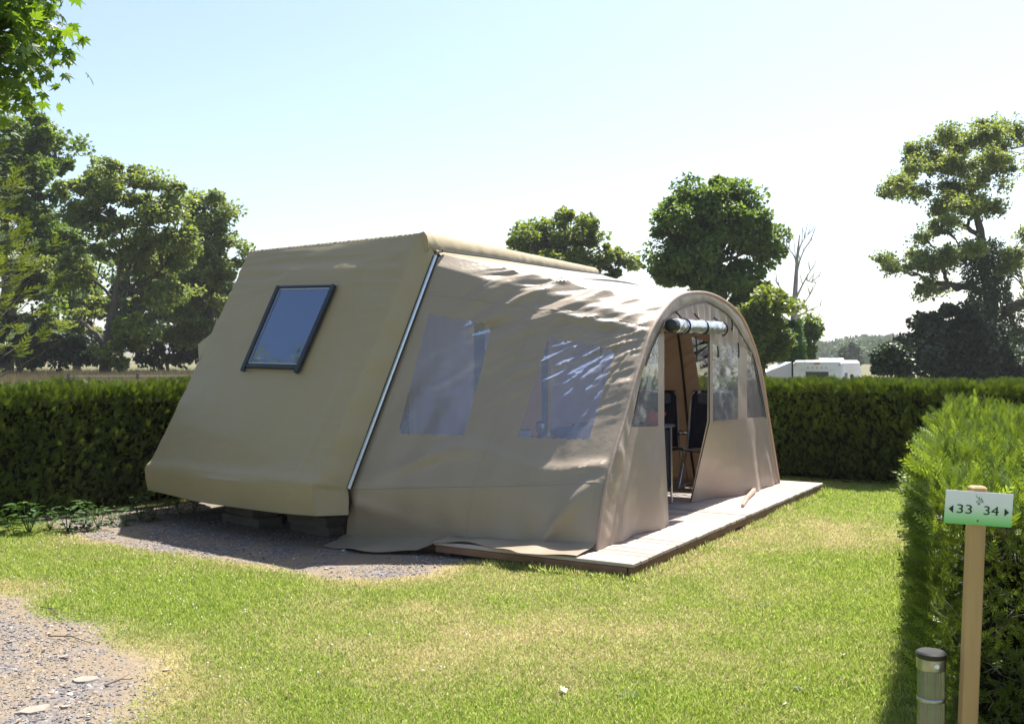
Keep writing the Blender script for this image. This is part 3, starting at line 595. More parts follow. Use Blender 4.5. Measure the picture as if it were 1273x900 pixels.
# near maple hanging into the top left corner
def maple():
    r = rs(60); b = np.array([-8.6, 8.4, 0]); root = empty('maple_tree', tuple(b), 'maple with large lobed leaves overhanging the top left corner', 'tree')
    ang = [0, 18, 38, 55, 75, 105, 125, 142, 162, 180, 205, 270, 335]; rad = [.30, .52, .30, .62, .34, .34, .62, .30, .52, .30, .42, .12, .42]
    ang = [90, 76, 66, 52, 38, 20, 4, -25, -60, -90, -120, -155, 176, 160, 142, 128, 114, 104]; rad = [.62, .34, .40, .24, .58, .30, .42, .22, .20, .06, .20, .22, .42, .30, .58, .24, .40, .34]
    tv = [(0, .35, 0)]+[(q*math.cos(R(a)), .35+q*math.sin(R(a)), -.12*q*q*3) for a, q in zip(ang, rad)]
    n = len(ang); tf = [(0, 1+i, 1+(i+1) % n) for i in range(n)]
    m = MB(); m.tube(np.array([b, b+(.1, 0, 1.5), b+(.1, -.2, 3.2), b+(.5, -.4, 6.5), b+(.6, -.5, 9)])-b, [.3, .25, .2, .12, .03], 10)
    cps = []
    bl = [((-6.2, 6.9, 5.4), (1.8, 1.6, 1.4), 60), ((-8.5, 8.2, 6.8), (2.8, 2.6, 2.4), 150), ((-3.95, 6.1, 4.15), (1.1, .9, .8), 50), ((-10.5, 9, 5.4), (2, 2, 1.6), 50), ((-3.2, 6.0, 3.75), (.46, .4, .42), 46), ((-3.12, 6.0, 3.52), (.36, .4, .38), 44)]
    for c, rd, k in bl:
        c = np.array(c); p0 = b+(.1, -.2, 2.8+r.rand()*1.5); q = np.linspace(0, 1, 6)[:, None]; mid = (p0+c)/2+Z3*.6
        path = (1-q)**2*p0+2*q*(1-q)*mid+q*q*c; m.tube(path-b, .09*(1-.75*q[:, 0]), 6, False)
        for j in range(k):
            u = rand_dir(r, 1)[0]*(.35+.65*r.rand()**.5); p = c+u*np.array(rd)
            if c[0] > -4: p[2] = max(p[2], 3.15+(p[0]+3.1)*1.05)
            cps.append(p); s = path[r.randint(3, 6)]; m.tube(np.array([s, (s+p)/2+r.randn(3)*.06, p])-b, [.014, .009, .004], 4, False)
    m.build('trunk', M['bark'], root, True)
    cps = np.array(cps); nl = 18; P = np.repeat(cps, nl, 0); n = len(P); P = P+r.randn(n, 3)*np.array([.12, .12, .10])
    fw = rand_dir(r, n)*.9-Z3*.75; up = rand_dir(r, n)*.6+Z3
    scatter('crown', tv, tf, P-b, basis(fw, up)*(.075+.05*r.rand(n))[:, None, None], M['leaf_maple'], root, {'rnd': r.rand(n)})
maple()
# feathery conifer at the left edge
def conifer():
    r = rs(61); D = 17; b = np.array([-9.95, D, 0]); root = empty('conifer_tree', tuple(b), 'feathery light green conifer branches reaching in from the left edge', 'tree'); m = MB()
    m.tube([(0, 0, -.1), (0, 0, 3), (0, 0, 7.5)], [.2, .13, .02], 8); P = []; F = []
    for i in range(150):
        z = .8+6.4*i/150; a = i*2.4; L_ = (1-(z/8.2))*2.1+.35; L_ *= .75+.4*r.rand(); d_ = np.array([math.cos(a), math.sin(a), .25+.35*r.rand()]); q = np.linspace(0, 1, 7)[:, None]
        path = np.array([0, 0, z])+q*d_*L_+Z3*(.25*L_*q**2-.1*L_*q); m.tube(path, .02*(1-.8*q[:, 0]), 4, False)
        for j in range(20):
            t = r.rand()**.6; p = path[0]+t*(path[-1]-path[0])+Z3*(.25*L_*t*t-.25*L_*t+.15*L_*t); P.append(p+r.randn(3)*.05)
            F.append(d_*.8+rand_dir(r, 1)[0]*.55+Z3*.15)
    m.build('trunk', M['bark'], root, True); P = np.array(P); F = np.array(F); n = len(P)
    scatter('crown', SP9[0], SP9[1], P, basis(F, rand_dir(r, n)*.5+Z3)*(.26+.2*r.rand(n))[:, None, None], M['conifer'], root, {'rnd': r.rand(n)})
conifer()

# ------------------------------------------------------------------ deck
M['deck'] = deck_mat('deck_boards', (.20, .16, .13), (.40, .335, .29))
M['fascia'] = simple('fascia_board', (.22, .12, .07), (.16, .08, .05), 6, .8, bump=.4, bscale=30)
dk = empty('wooden_deck', tuple(loc(0, 0, 0)), 'low pale grey wooden deck under the arched tent front', 'deck'); o0 = loc(0, 0, 0)
def deck():
    r = rs(70); m = MB(); rn = []; pitch = .145; nb_ = int(5.44/pitch); ZT = .12
    for i in range(nb_+1):
        a = i*pitch+pitch/2; 
        if a > 5.44: break
        k = m.n; ja = .0015*r.randn(); m.box(loc(a, .87, ZT-.014+.001*r.randn())-o0+E3*.0025*r.randn(), (.133, 1.75, .028), (D3, E3, Z3), .004); rn += [r.rand()]*(m.n-k)
    m.build('decking', M['deck'], dk, False, {'rnd': rn})
    m = MB(); m.box(loc(2.72, .016, .064)-o0, (5.42, .03, .05), (D3, E3, Z3), .003); m.build('fascia', M['fascia'], dk)
    m = MB(); m.box(loc(.016, .88, .064)-o0, (.03, 1.68, .05), (D3, E3, Z3), .003); m.build('fascia', M['fascia'], dk)
    m = MB()
    for b in (.3, 1.0, 1.65): m.box(loc(2.72, b, .04)-o0, (5.3, .05, .09), (D3, E3, Z3))
    m.build('joists', M['beam'], dk)
deck()

# ------------------------------------------------------------------ trailer tent
tent = empty('trailer_tent', (-.2, 9.3, 0), 'large beige canvas trailer tent with arched clear fronted awning', 'tent'); TO = np.array([-.2, 9.3, 0])
T0 = [0, .10, .37, .40, .60, .63, .90, 1]
S0 = np.array([(-1.45, 8.80, .02), (-1.39, 8.58, .50), (-.705, 8.93, 2.42), (-.62, 9.02, 2.52), (1.06, 12.15, 2.60), (1.10, 12.3, 2.50), (1.25, 12.9, .5), (1.3, 12.98, .05)])
AR = np.array([(.33, .12), (.5, .62), (.84, 1.11), (1.17, 1.57), (1.51, 1.92), (1.75, 2.06), (2.1, 2.18), (2.56, 2.23), (3.18, 2.20), (3.82, 2.05), (4.23, 1.78), (4.53, 1.46), (4.83, .91), (5.25, .12)])
TA = [0, .10, .20, .30, .375, .40, .44, .48, .54, .60, .66, .74, .86, 1]
def catmull(t, T, P):
    T = np.array(T, float); P = np.array(P, float); t = np.atleast_1d(t); m = np.gradient(P, T, axis=0)
    i = np.clip(np.searchsorted(T, t, 'right')-1, 0, len(T)-2); h = T[i+1]-T[i]; u = ((t-T[i])/h)[:, None]; h = h[:, None]
    return (2*u**3-3*u**2+1)*P[i]+(u**3-2*u**2+u)*h*m[i]+(-2*u**3+3*u**2)*P[i+1]+(u**3-u**2)*h*m[i+1]
def C0(t): return np.stack([np.interp(t, T0, S0[:, i]) for i in range(3)], -1)
def C1(t):
    p = catmull(t, TA, AR); return np.stack([NO[0]+p[:, 0]*Dv[0]+.45*E[0], NO[1]+p[:, 0]*Dv[1]+.45*E[1], p[:, 1]], -1)
def loft0(s, t):
    s = np.asarray(s, float); t = np.asarray(t, float); sh = s.shape; s = s.ravel(); t = t.ravel()
    return ((1-s)[:, None]*C0(t)+s[:, None]*C1(t)).reshape(*sh, 3)
def ridge(x, w_): return np.exp(-(x/w_)**2)
def disp(s, t):
    """outward displacement (m) of the awning cloth: sag, tension creases, folds"""
    tt = np.where(t > .5, 1-t, t); edge = np.clip(s/.05, 0, 1)*np.clip((1-s)/.03, 0, 1)
    d = np.zeros_like(s)
    # horizontal pleat where the lower skirt is sewn on, billow below it
    ln = .118+.018*np.sin(s*3.1)-.012*np.sin(s*9+1); d += .04*ridge(tt-ln, .009)*(.4+.6*np.sin(s*5)**2)
    d += .035*np.sin(np.clip(tt/.115, 0, 1)*np.pi)*(.6+.6*np.sin(s*7.5+.5)+.3*np.sin(s*17))
    # lower diagonal folds near the seam foot and the arch foot
    d += .03*ridge(tt-(.085-.16*s), .012)*np.clip(1-s/.45, 0, 1)
    d += .035*ridge(tt-(.10-1.1*np.clip(.98-s, 0, 1)**1.4), .02)*np.clip((s-.6)/.2, 0, 1)
    # tension folds fanning out from the arch shoulder down to the lower left
    ds = (1.02-s)*2.2; dt = (.385-tt)*6.0; rr = np.hypot(ds, dt)+1e-3; th = np.arctan2(dt, ds)
    fan = np.sin(th*62+1.4*np.sin(th*9))*.5+np.sin(th*101+1+.8*np.sin(th*17))*.35
    d += .007*fan*np.exp(-((rr-.8)/.75)**2)*np.clip(rr/.25, 0, 1)*np.clip((th-.25)/.3, 0, 1)*np.clip((1.45-th)/.2, 0, 1)
    # broad diagonal folds high on the wall, running down to the left from the roof edge
    for s0, wd, am, ln_ in ((.42, .012, .03, .10), (.56, .010, .034, .15), (.74, .013, .038, .17), (.88, .009, .02, .12)):
        q = (.405-tt); x = s-(s0-q*2.6-q*q*3); d += am*(ridge(x, wd*3.2)-.35*ridge(x+wd*5, wd*4))*np.clip(1-q/ln_, 0, 1)*np.clip(q/.008, 0, 1)
    # horizontal crease under the shoulder towards the arch
    d += .03*ridge(tt-(.352+.02*(s-.9)), .007)*smooth((s-.55)/.12)+.02*ridge(tt-.37, .012)*smooth((s-.5)/.2)
    xa = s*2.2; ya = tt*6.; A_ = xa*.88+ya*.47; B_ = -xa*.47+ya*.88; q1 = fbm(A_*.9+.3*np.sin(B_*5), B_*6, 27, .7, 3); q2 = fbm(A_*1.6, B_*14, 33, .7, 2)
    d += (.05*(1-2*np.abs(q1-.5)-.7)+.012*(q2-.5))*smooth((tt-.17)/.12)*smooth((s-.10)/.25)
    # faint vertical drape and small crumple
    d += .006*np.sin(s*41+3*np.sin(tt*13))*np.clip((.3-tt)/.1, 0, 1)+.010*(fbm(s*3, tt*8, 7, .5, 3)-.5)
    # roof: slight sag between the poles
    rf = (t > .41) & (t < .59)
    d = np.where(rf, -.03*np.sin(np.pi*s)*np.sin((t-.4)/.2*np.pi)+.008*(fbm(s*5, t*30, 9, .5)-.5), d)
    return d*edge
def loft(s, t):
    P = loft0(s, t); e_ = 1e-3; a = loft0(np.clip(s+e_, 0, 1), t)-loft0(np.clip(s-e_, 0, 1), t); b = loft0(s, np.clip(t+e_, 0, 1))-loft0(s, np.clip(t-e_, 0, 1))
    n = np.cross(a, b); n /= np.linalg.norm(n, axis=-1)[..., None]+1e-12
    ctr = np.array([1.1, 10.6, .8]); sg = np.sign(((P-ctr)*n).sum(-1))[..., None]
    return P+n*sg*disp(s, t)[..., None]
# wall layout: rows in t, columns in s per row boundary (seam | window | window | arch)
ROWS = [0, .165, .312, .40]
COLS = [[0, .125, .40, .615, .895, 1], [0, .125, .40, .615, .895, 1], [0, .066, .352, .60, .888, 1], [0, .05, .34, .59, .88, 1]]
def wall(flip):
    m = MB(); wins = []
    dens_s = [10, 26, 20, 26, 12]; dens_t = [26, 46, 40]
    for i in range(3):
        for j in range(5):
            nt_, ns = dens_t[i], dens_s[j]*2; q = np.linspace(0, 1, nt_+1)[:, None]; p = np.linspace(0, 1, ns+1)[None, :]
            t = ROWS[i]+(ROWS[i+1]-ROWS[i])*q+0*p; sl = COLS[i][j]+(COLS[i+1][j]-COLS[i][j])*q; sr = COLS[i][j+1]+(COLS[i+1][j+1]-COLS[i][j+1])*q
            s = sl+(sr-sl)*p
            wv = lambda q_: .0008*np.sin(q_*105)+.0007*np.sin(q_*223+1)
            bl = (wv(s) if i > 0 else 0)*(1-q)+(wv(s+.3*(i+1)) if i < 2 else 0)*q if False else (wv(s+.3*i)*(1-q)*(i > 0)+wv(s+.3*(i+1))*q*(i < 2)); t = t+bl
            G = loft(s, 1-t if flip else t)-TO
            if i == 1 and j in (1, 3): wins.append(G)
            else: m.grid(G)
    o = m.build('awning_side_wall', M['canvas'], tent, True); 
    bpy_weld(o)
    for G in wins:
        w_ = MB(); w_.grid(G); w_.build('side_window', M['pvc'], tent, True)
def bpy_weld(o, dist=.0008):
    import bmesh
    bm = bmesh.new(); bm.from_mesh(o.data); bmesh.ops.remove_doubles(bm, verts=bm.verts, dist=dist); bmesh.ops.recalc_face_normals(bm, faces=bm.faces)
    for f in bm.faces: f.smooth = True
    bm.to_mesh(o.data); bm.free()
wall(False); wall(True)
def roof():
    s, t = np.meshgrid(np.linspace(0, 1, 70), np.linspace(.40, .60, 60), indexing='ij'); m = MB(); m.grid(loft(s, t)-TO); m.build('awning_roof', M['canvas'], tent, True)
roof()
def seams():
    m = MB()
    def tape(sf, tf, w_, n=160, off=.003):
        q = np.linspace(0, 1, n); s0 = sf(q); t0 = tf(q); P = loft(s0, t0); ctr = np.array([1.1, 10.6, .8]); T = np.gradient(P, axis=0); T /= np.linalg.norm(T, axis=1)[:, None]
        a = loft(np.clip(s0+.01, 0, 1), t0)-P; b_ = loft(s0, t0+.004)-P; nn = np.cross(a, b_); nn /= np.linalg.norm(nn, axis=1)[:, None]; nn *= np.sign(((P-ctr)*nn).sum(1))[:, None]; sd = np.cross(T, nn)
        m.grid(np.stack([P-sd*w_*.5+nn*.0005, P-sd*w_*.4+nn*off, P+sd*w_*.4+nn*off, P+sd*w_*.5+nn*.0005], 1)-TO)
    tape(lambda q: .505+0*q, lambda q: .012+.385*q, .024); tape(lambda q: .02+.96*q, lambda q: .335+.028*q, .018)
    tape(lambda q: .01+.97*q, lambda q: .100+0*q, .02); tape(lambda q: .5+0*q, lambda q: .402+.196*q, .03)
    m.build('seam_tape', M['canvas'], tent, True)
seams()
# ---- main body over the folded-out trailer
TR = np.array([-.82, 8.94, 2.70]); TL = np.array([-2.69, 10.42, 2.70]); TRf = np.array([.96, 12.27, 2.68])
BRu = np.array([-1.63, 8.40, .54]); BLu = np.array([-3.61, 10.05, .50]); BR = BRu+(.0, .0, -.25); BL = BLu+(0, 0, -.21)
ST = np.array([-.675, 8.945, 2.50]); SB = np.array([-1.375, 8.53, .50])
def bilin(P00, P10, P11, P01, nu, nv):
    u = np.linspace(0, 1, nu)[:, None, None]; v = np.linspace(0, 1, nv)[None, :, None]
    return (1-u)*(1-v)*np.array(P00)+u*(1-v)*np.array(P10)+u*v*np.array(P11)+(1-u)*v*np.array(P01), u[..., 0]+0*v[..., 0], v[..., 0]+0*u[..., 0]
def nrm(P00, P10, P01):
    n = np.cross(np.array(P10)-P00, np.array(P01)-P00); return n/np.linalg.norm(n)
def body():
    # end face with the blue window: cell layout leaves the window opening; u from BL to BR, v from bottom to top
    n = nrm(BLu, BRu, TL); n = n if n[1] < 0 else -n
    G, u, v = bilin(BLu, BRu, TR, TL, 90, 110)
    d = .05*np.sin(np.pi*u)*np.sin(np.pi*np.clip(v, 0, 1))**.7
    d += .035*ridge(v-.0, .035)*1.0+.012*np.sin(u*9)*ridge(v-.03, .05)
    for k, (v0, a, w_) in enumerate([(.93, .010, .012), (.885, .012, .015), (.84, .012, .014), (.80, .008, .012), (.96, .006, .01)]):
        d += a*ridge(v-v0-.012*np.sin(u*6+k*1.7)-.01*u, w_)*(.3+.9*np.clip(1-u*1.3+.25*k % 1, 0, 1))
    d += .008*(fbm(v*26, u*2, 12, .6, 3)-.5)*2*ridge(u-1.0, .10)+.006*(fbm(v*30, u*2, 19, .6, 3)-.5)*2*ridge(u, .10)+.012*(fbm(u*3, v*9, 4, .5, 4)-.5)
    d += .014*ridge(u-(.90+.03*np.sin(v*3)), .018)*np.clip(1.1-v, 0, 1)
    wm = np.clip(np.minimum((u-.30)/.06, (.80-u)/.06), 0, 1)*np.clip(np.minimum((v-.42)/.06, (.90-v)/.04), 0, 1)
    d = d*(1-wm)+.045*wm
    d *= np.clip((1-v)/.02, 0, 1)
    G = G+n*d[..., None]
    m = MB(); m.grid(G-TO)
    # bottom valance hanging vertically, bowed
    out = np.array([-.59, -.74, 0])
    Gv, uu, vv = bilin(BL, BR, BRu, BLu, 90, 16); dv = .035*np.sin(vv*np.pi*.5)+.02*np.sin(np.pi*uu)-.012*np.sin(uu*13)*(1-vv)
    Gv = Gv+out*dv[..., None]-Z3*(.03*np.sin(np.pi*uu)*(1-vv))[..., None]
    Gv[:, -1] = G[:, 0]; m.grid(Gv-TO)
    # narrow return strip round the corner to the seam rail
    G2, uu, vv = bilin(G[-1, 0], SB, ST, TR, 12, 110); G2[0] = G[-1, :]
    G2 = G2+np.array([.3, -.8, .2])*(.012*np.sin(uu*np.pi)*(1+.6*np.sin(vv*40)))[..., None]; G2[0] = G[-1, :]
    m.grid(G2-TO)
    G3, uu, vv = bilin(BR, SB+(.0, 0, -.22), SB, BRu, 12, 16); G3[:, -1] = G2[:, 0]; G3[0] = Gv[-1]; m.grid(G3-TO)
    # roof
    TLf = TL+(TRf-TR); Gr, uu, vv = bilin(TL, TR, TRf, TLf, 40, 60); Gr[..., 2] += .05*np.sin(np.pi*uu)*np.sin(np.pi*vv); Gr[:, 0] = G[::1, -1][np.linspace(0, 89, 40).astype(int)]; m.grid(Gr-TO)
    Gc, uu, vv = bilin(TR, TRf, S0[4]-Z3*.02, S0[3]-Z3*.02, 60, 4); m.grid(Gc-TO)
    # rear wall, bowed outward towards the bottom; far end wall
    BLf = BLu+(TRf-TR)+np.array([.55, .75, 0])*1.1; BRf = BRu+(TRf-TR)+np.array([.55, .75, 0])*1.5
    Gb, uu, vv = bilin(BLu, BLf, TLf, TL, 50, 60); Gb = Gb+np.array([-.78, .62, 0])*(.12*np.sin(np.pi*vv)*np.sin(np.pi*uu))[..., None]; m.grid(Gb-TO)
    Gf, uu, vv = bilin(BLf, BRf, TRf, TLf, 30, 50); m.grid(Gf-TO)
    Gw, uu, vv = bilin(BL, BLf+(0, 0, -.25), BLf, BLu, 50, 8); m.grid(Gw-TO)
    o = m.build('main_canvas', M['canvas_main'], tent, True); bpy_weld(o, .002); o.data.set_sharp_from_angle(angle=R(40))
    # floor of the fold-out bed
    m = MB(); F = np.array([BL+(.12, .1, .06), BR+(-.05, .2, .1), BRf+(0, 0, -.1), BLf+(0, 0, -.1)])-TO; m.add(np.concatenate([F, F+(0, 0, .05)]), [(0, 3, 2, 1), (4, 5, 6, 7), (0, 1, 5, 4), (1, 2, 6, 5), (2, 3, 7, 6), (3, 0, 4, 7)]); m.build('bed_base', M['beam'], tent)
    # blue window set on the sloping end
    W = {}
    def onf(uu, vv): return (1-uu)*(1-vv)*BLu+uu*(1-vv)*BRu+uu*vv*TR+(1-uu)*vv*TL
    def inv(px, py):
        best = None; U, Vv = np.meshgrid(np.linspace(.1, .9, 161), np.linspace(.3, .95, 161)); P = (1-U)[..., None]*(1-Vv)[..., None]*BLu+U[..., None]*(1-Vv)[..., None]*BRu+(U*Vv)[..., None]*TR+((1-U)*Vv)[..., None]*TL+n*.05
        e_ = (CXP+FPX*P[..., 0]/P[..., 1]-px)**2+(CYP-FPX*(P[..., 2]-HC)/P[..., 1]-py)**2; k = np.unravel_index(e_.argmin(), e_.shape); return U[k], Vv[k]
    return n, onf, G
nF, onF, GF = body()
def end_window():
    # outer corners on the face (fractions along / up the face)
    c = WINC; P = [onF(*q)+nF*.062-TO for q in c]   # BL BR TR TL
    P = np.array(P); ux = (P[1]-P[0])/np.linalg.norm(P[1]-P[0]); uy = (P[3]-P[0])/np.linalg.norm(P[3]-P[0])
    fr = MB(); W_ = .052
    def bar(a, b, wd, t, ext=0):
        a = np.array(a); b = np.array(b); d_ = (b-a)/np.linalg.norm(b-a); s_ = np.cross(nF, d_); a = a-d_*ext
        fr.box((a+b)/2+nF*t/2, (np.linalg.norm(b-a), wd, t), (d_, s_, nF), .006)
    i = W_*.5
    bar(P[0]+ux*i, P[3]+ux*i, W_, .035, .035); bar(P[1]-ux*i, P[2]-ux*i, W_, .035, .035)
    bar(P[0]+uy*i+ux*W_, P[1]+uy*i-ux*W_, W_*.9, .028); bar(P[3]-uy*i*.7+ux*W_, P[2]-uy*i*.7-ux*W_, W_*.6, .028)
    wf = fr.build('window', M['frame_dark'], tent)
    g_ = MB(); q = [P[0]+ux*W_+uy*W_*.9, P[1]-ux*W_+uy*W_*.9, P[2]-ux*W_-uy*W_*.6, P[3]+ux*W_-uy*W_*.6]; q = [x+nF*.010 for x in q]
    g_.add(q+[x-nF*.008 for x in q], [(0, 1, 2, 3), (7, 6, 5, 4), (0, 4, 5, 1), (1, 5, 6, 2), (2, 6, 7, 3), (3, 7, 4, 0)]); g_.build('pane', M['glass_dark'], wf)
    s_ = MB(); ii = .010
    for a, b in ((0, 1), (1, 2), (2, 3), (3, 0)):
        A = q[a]; B_ = q[b]; d_ = (B_-A)/np.linalg.norm(B_-A); s_.box((A+B_)/2+nF*.004+np.cross(nF, d_)*.006, (np.linalg.norm(B_-A), .009, .008), (d_, np.cross(nF, d_), nF))
    s_.build('glazing_bead', M['alu'], wf)
def inv_face(px, py):
    U, V_ = np.meshgrid(np.linspace(.1, .9, 321), np.linspace(.3, .98, 321)); P = ((1-U)*(1-V_))[..., None]*BLu+(U*(1-V_))[..., None]*BRu+(U*V_)[..., None]*TR+((1-U)*V_)[..., None]*TL+nF*.07
    e_ = (CXP+FPX*P[..., 0]/P[..., 1]-px)**2+(CYP-FPX*(P[..., 2]-HC)/P[..., 1]-py)**2; k = np.unravel_index(e_.argmin(), e_.shape); return float(U[k]), float(V_[k])
WINC = [inv_face(302, 458), inv_face(373, 460), inv_face(419, 354), inv_face(346, 356)]
end_window()
def trims():
    # keder rail along the seam, with pale centre line
    a = SB; b = ST; off = np.array([.1, -.25, .05]); off = off/np.linalg.norm(off)*.012
    m = MB(); m.tube(np.array([a+off, b+off])-TO, .017, 8)
    corner = [b+off, b+off+(.02, .03, .035), b+off+(.06, .1, .052), TR+(.16, .26, -.11)]; m.build('seam_rail', M['alu'], tent, True)
    m = MB(); rail = np.array([a, b]); sid = np.array([.02, .0, 0])
    m.tube(np.array([a+off*.8+sid, b+off*.8+sid])-TO, .010, 6); m.tube(np.array([a+off*.8-sid*.9, b+off*.8-sid*.9])-TO, .008, 6)
    m.tube(np.array([b+off, b+off+(.015, .02, .03), b+(.05, .06, .045), S0[3]+(.0, -.02, .03), S0[3]*.75+S0[4]*.25+(-.01, -.02, .03), S0[4]+(0, 0, .0)])-TO, .012, 6)
    m.tube(np.array([a+off, a+off+(.01, .03, -.12), S0[0]*.6+S0[1]*.4+off, S0[0]])-TO, .010, 6); m.build('seam_piping', M['black'], tent, True)
    # rolled weather flap along the roof front edge
    L_ = TRf-TR; n = 120; q = np.linspace(0, 1, n)
    prof = [(0, 0), (.05, .012), (.085, -.03), (.10, -.09), (.09, -.15), (.05, -.185), (.0, -.19)]; fw = np.array([.80, -.45, 0]); fw /= np.linalg.norm(fw); G = []
    r_ = fbm(q*40, q*0, 3, 1, 3)-.5
    for k, (o_, z) in enumerate(prof):
        w_ = (.05*(fbm(q*34+k*.25, q*0+k*.12, 3, 1, 3)-.5)+.02*(fbm(q*90-k*.4, q*0, 8, 1, 2)-.5))*(0 < k); G.append(TR+q[:, None]*L_+fw*(o_+w_*.5)[:, None]+Z3*((z+.02*(fbm(q*25, q*0+k*.3, 13, 1, 3)-.5)*(k > 1))*(1-.30*q))[:, None])
    G = np.stack(G, 1); G[:, 0] = TR+q[:, None]*L_
    m = MB(); m.grid(G-TO)
    m.add(np.concatenate([G[-1], [TRf+(0, 0, -.1)]])-TO, [(i, i+1, 7) for i in range(6)]); m.add(np.concatenate([G[0], [TR+(0, 0, -.1)]])-TO, [(i+1, i, 7) for i in range(6)]); m.build('roof_flap', M['canvas_main'], tent, True)
    # small rear pocket of canvas sticking out behind the left edge
    p = at(258, 420, 10.9); qd = [at(266, 412, 10.6), at(246, 428, 11.1), at(247, 446, 11.1), at(250, 476, 10.7), at(268, 440, 10.4)]
    m = MB(); V_ = np.array(qd)-TO; V2 = V_+np.array([.3, .5, 0])*1.6; m.add(np.concatenate([V_, V2]), [(0, 1, 2, 3, 4), (9, 8, 7, 6, 5)]+[(i, 5+i, 5+(i+1) % 5, (i+1) % 5) for i in range(5)]); m.build('rear_flap', M['canvas_main'], tent)
    # mud skirt lying along the foot of the side wall
    s = np.linspace(0, 1, 110); base = loft(s, np.full(110, .006)); o_ = (np.array([-.63, -.62, 0]) if False else -D3); G = []
    for k, (dd, z) in enumerate([(0, .03), (.09, .022), (.19, .012), (.285, .006)]):
        w_ = .02*np.sin(s*23+k)+.03*(fbm(s*7, s*0+k, 6, 1)-.5); zz = np.interp(s, [0, .38, .46, 1], [.012, .03, .127, .124])+z
        P = base+o_*(dd*(1+.25*np.sin(s*9))+w_*(k > 0))[:, None]; P[:, 2] = zz+.008*np.sin(s*31+k)*(k > 0); G.append(P)
    G = np.stack(G, 1); G[:, 0, 2] = base[:, 2]+.03; m = MB(); m.grid(G-TO); m.build('ground_skirt', M['canvas'], tent, True)
    # chassis, wheel under the bed base
    m = MB(); c = (BR+BRu)/2*.5+(TL+BL)/2*.5; ax = (np.array([-.78, .625, 0]), np.array([.625, .78, 0]), Z3); ctr = np.array([-1.2, 10.9, .34]); m.box(ctr-TO, (1.7, 2.3, .16), ax, .01); m.build('chassis', M['galv'], tent)
    for k in (-.85, .85):
        wc = ctr+ax[1]*k*1.4+(0, 0, -.05)-TO; th = np.linspace(0, 2*np.pi, 25)
        m = MB(); pr = [(.14, -.07), (.24, -.08), (.27, -.05), (.275, 0), (.27, .05), (.24, .08), (.14, .07)]; Vv = []
        for rr_, y_ in pr: Vv += [wc+ax[0]*rr_*math.cos(t)+Z3*rr_*math.sin(t)+ax[1]*y_ for t in th[:-1]]
        F = [(i*24+j, i*24+(j+1) % 24, (i+1)*24+(j+1) % 24, (i+1)*24+j) for i in range(6) for j in range(24)]
        m.add(Vv, F); wh = m.build('wheel', M['rubber'], tent, True)
        m = MB(); Vv = []
        for rr_, y_ in [(.02, .03), (.14, .06), (.14, -.06), (.02, -.03)]: Vv += [wc+ax[0]*rr_*math.cos(t)+Z3*rr_*math.sin(t)+ax[1]*y_ for t in th[:-1]]
        F = [(i*24+j, i*24+(j+1) % 24, (i+1)*24+(j+1) % 24, (i+1)*24+j) for i in range(3) for j in range(24)]; m.add(Vv, F); m.build('rim', M['galv'], wh, True)
trims()
# ---- arched front: everything in the plane b = .45, coordinates (a along, z up, db towards the deck edge)
def fp(a, z, db=0): return loc(a, .45-db, z)
def fpatch(m, c, nu, nv, wob=.01, seed=0, fold=0, ph=0, freq=7, crease=0):
    """c = four (a, z, db) corners: bottom-left, bottom-right, top-right, top-left"""
    c = np.array([(q[0], q[1], q[2] if len(q) > 2 else 0) for q in c], float); G, u, v = bilin(*c, nu, nv)
    e_ = np.sin(np.pi*u)**.5*np.sin(np.pi*v)**.5
    d = wob*(fbm(G[..., 0]*2, G[..., 1]*2, seed, .6, 4)-.5)*2*e_+fold*np.sin(u*freq+ph+.6*np.sin(v*3))*(1-v)**1.2*np.clip(np.minimum(u, 1-u)/.12, 0, 1)
    if crease: d = d+crease*np.sin(34*(u*.45+v*.18)+3*np.sin(v*5))*e_**2*.5
    G[..., 2] += d; P = np.array([[fp(*q) for q in row] for row in G]); m.grid(P-TO); return P
inner = np.array([(.57, .125), (.81, .59), (1.0, 1.04), (1.25, 1.5), (1.51, 1.77), (1.79, 1.96), (2.18, 2.07), (2.6, 2.13), (2.83, 2.14), (3.43, 2.03), (3.95, 1.78), (4.25, 1.60), (4.48, 1.3), (4.70, .93), (5.10, .125)])
outer = np.array([(.33, .12), (.55, .68), (.84, 1.11), (1.17, 1.57), (1.51, 1.92), (1.75, 2.06), (2.1, 2.18), (2.56, 2.23), (2.83, 2.225), (3.43, 2.16), (3.95, 1.98), (4.23, 1.78), (4.53, 1.46), (4.83, .91), (5.25, .12)])
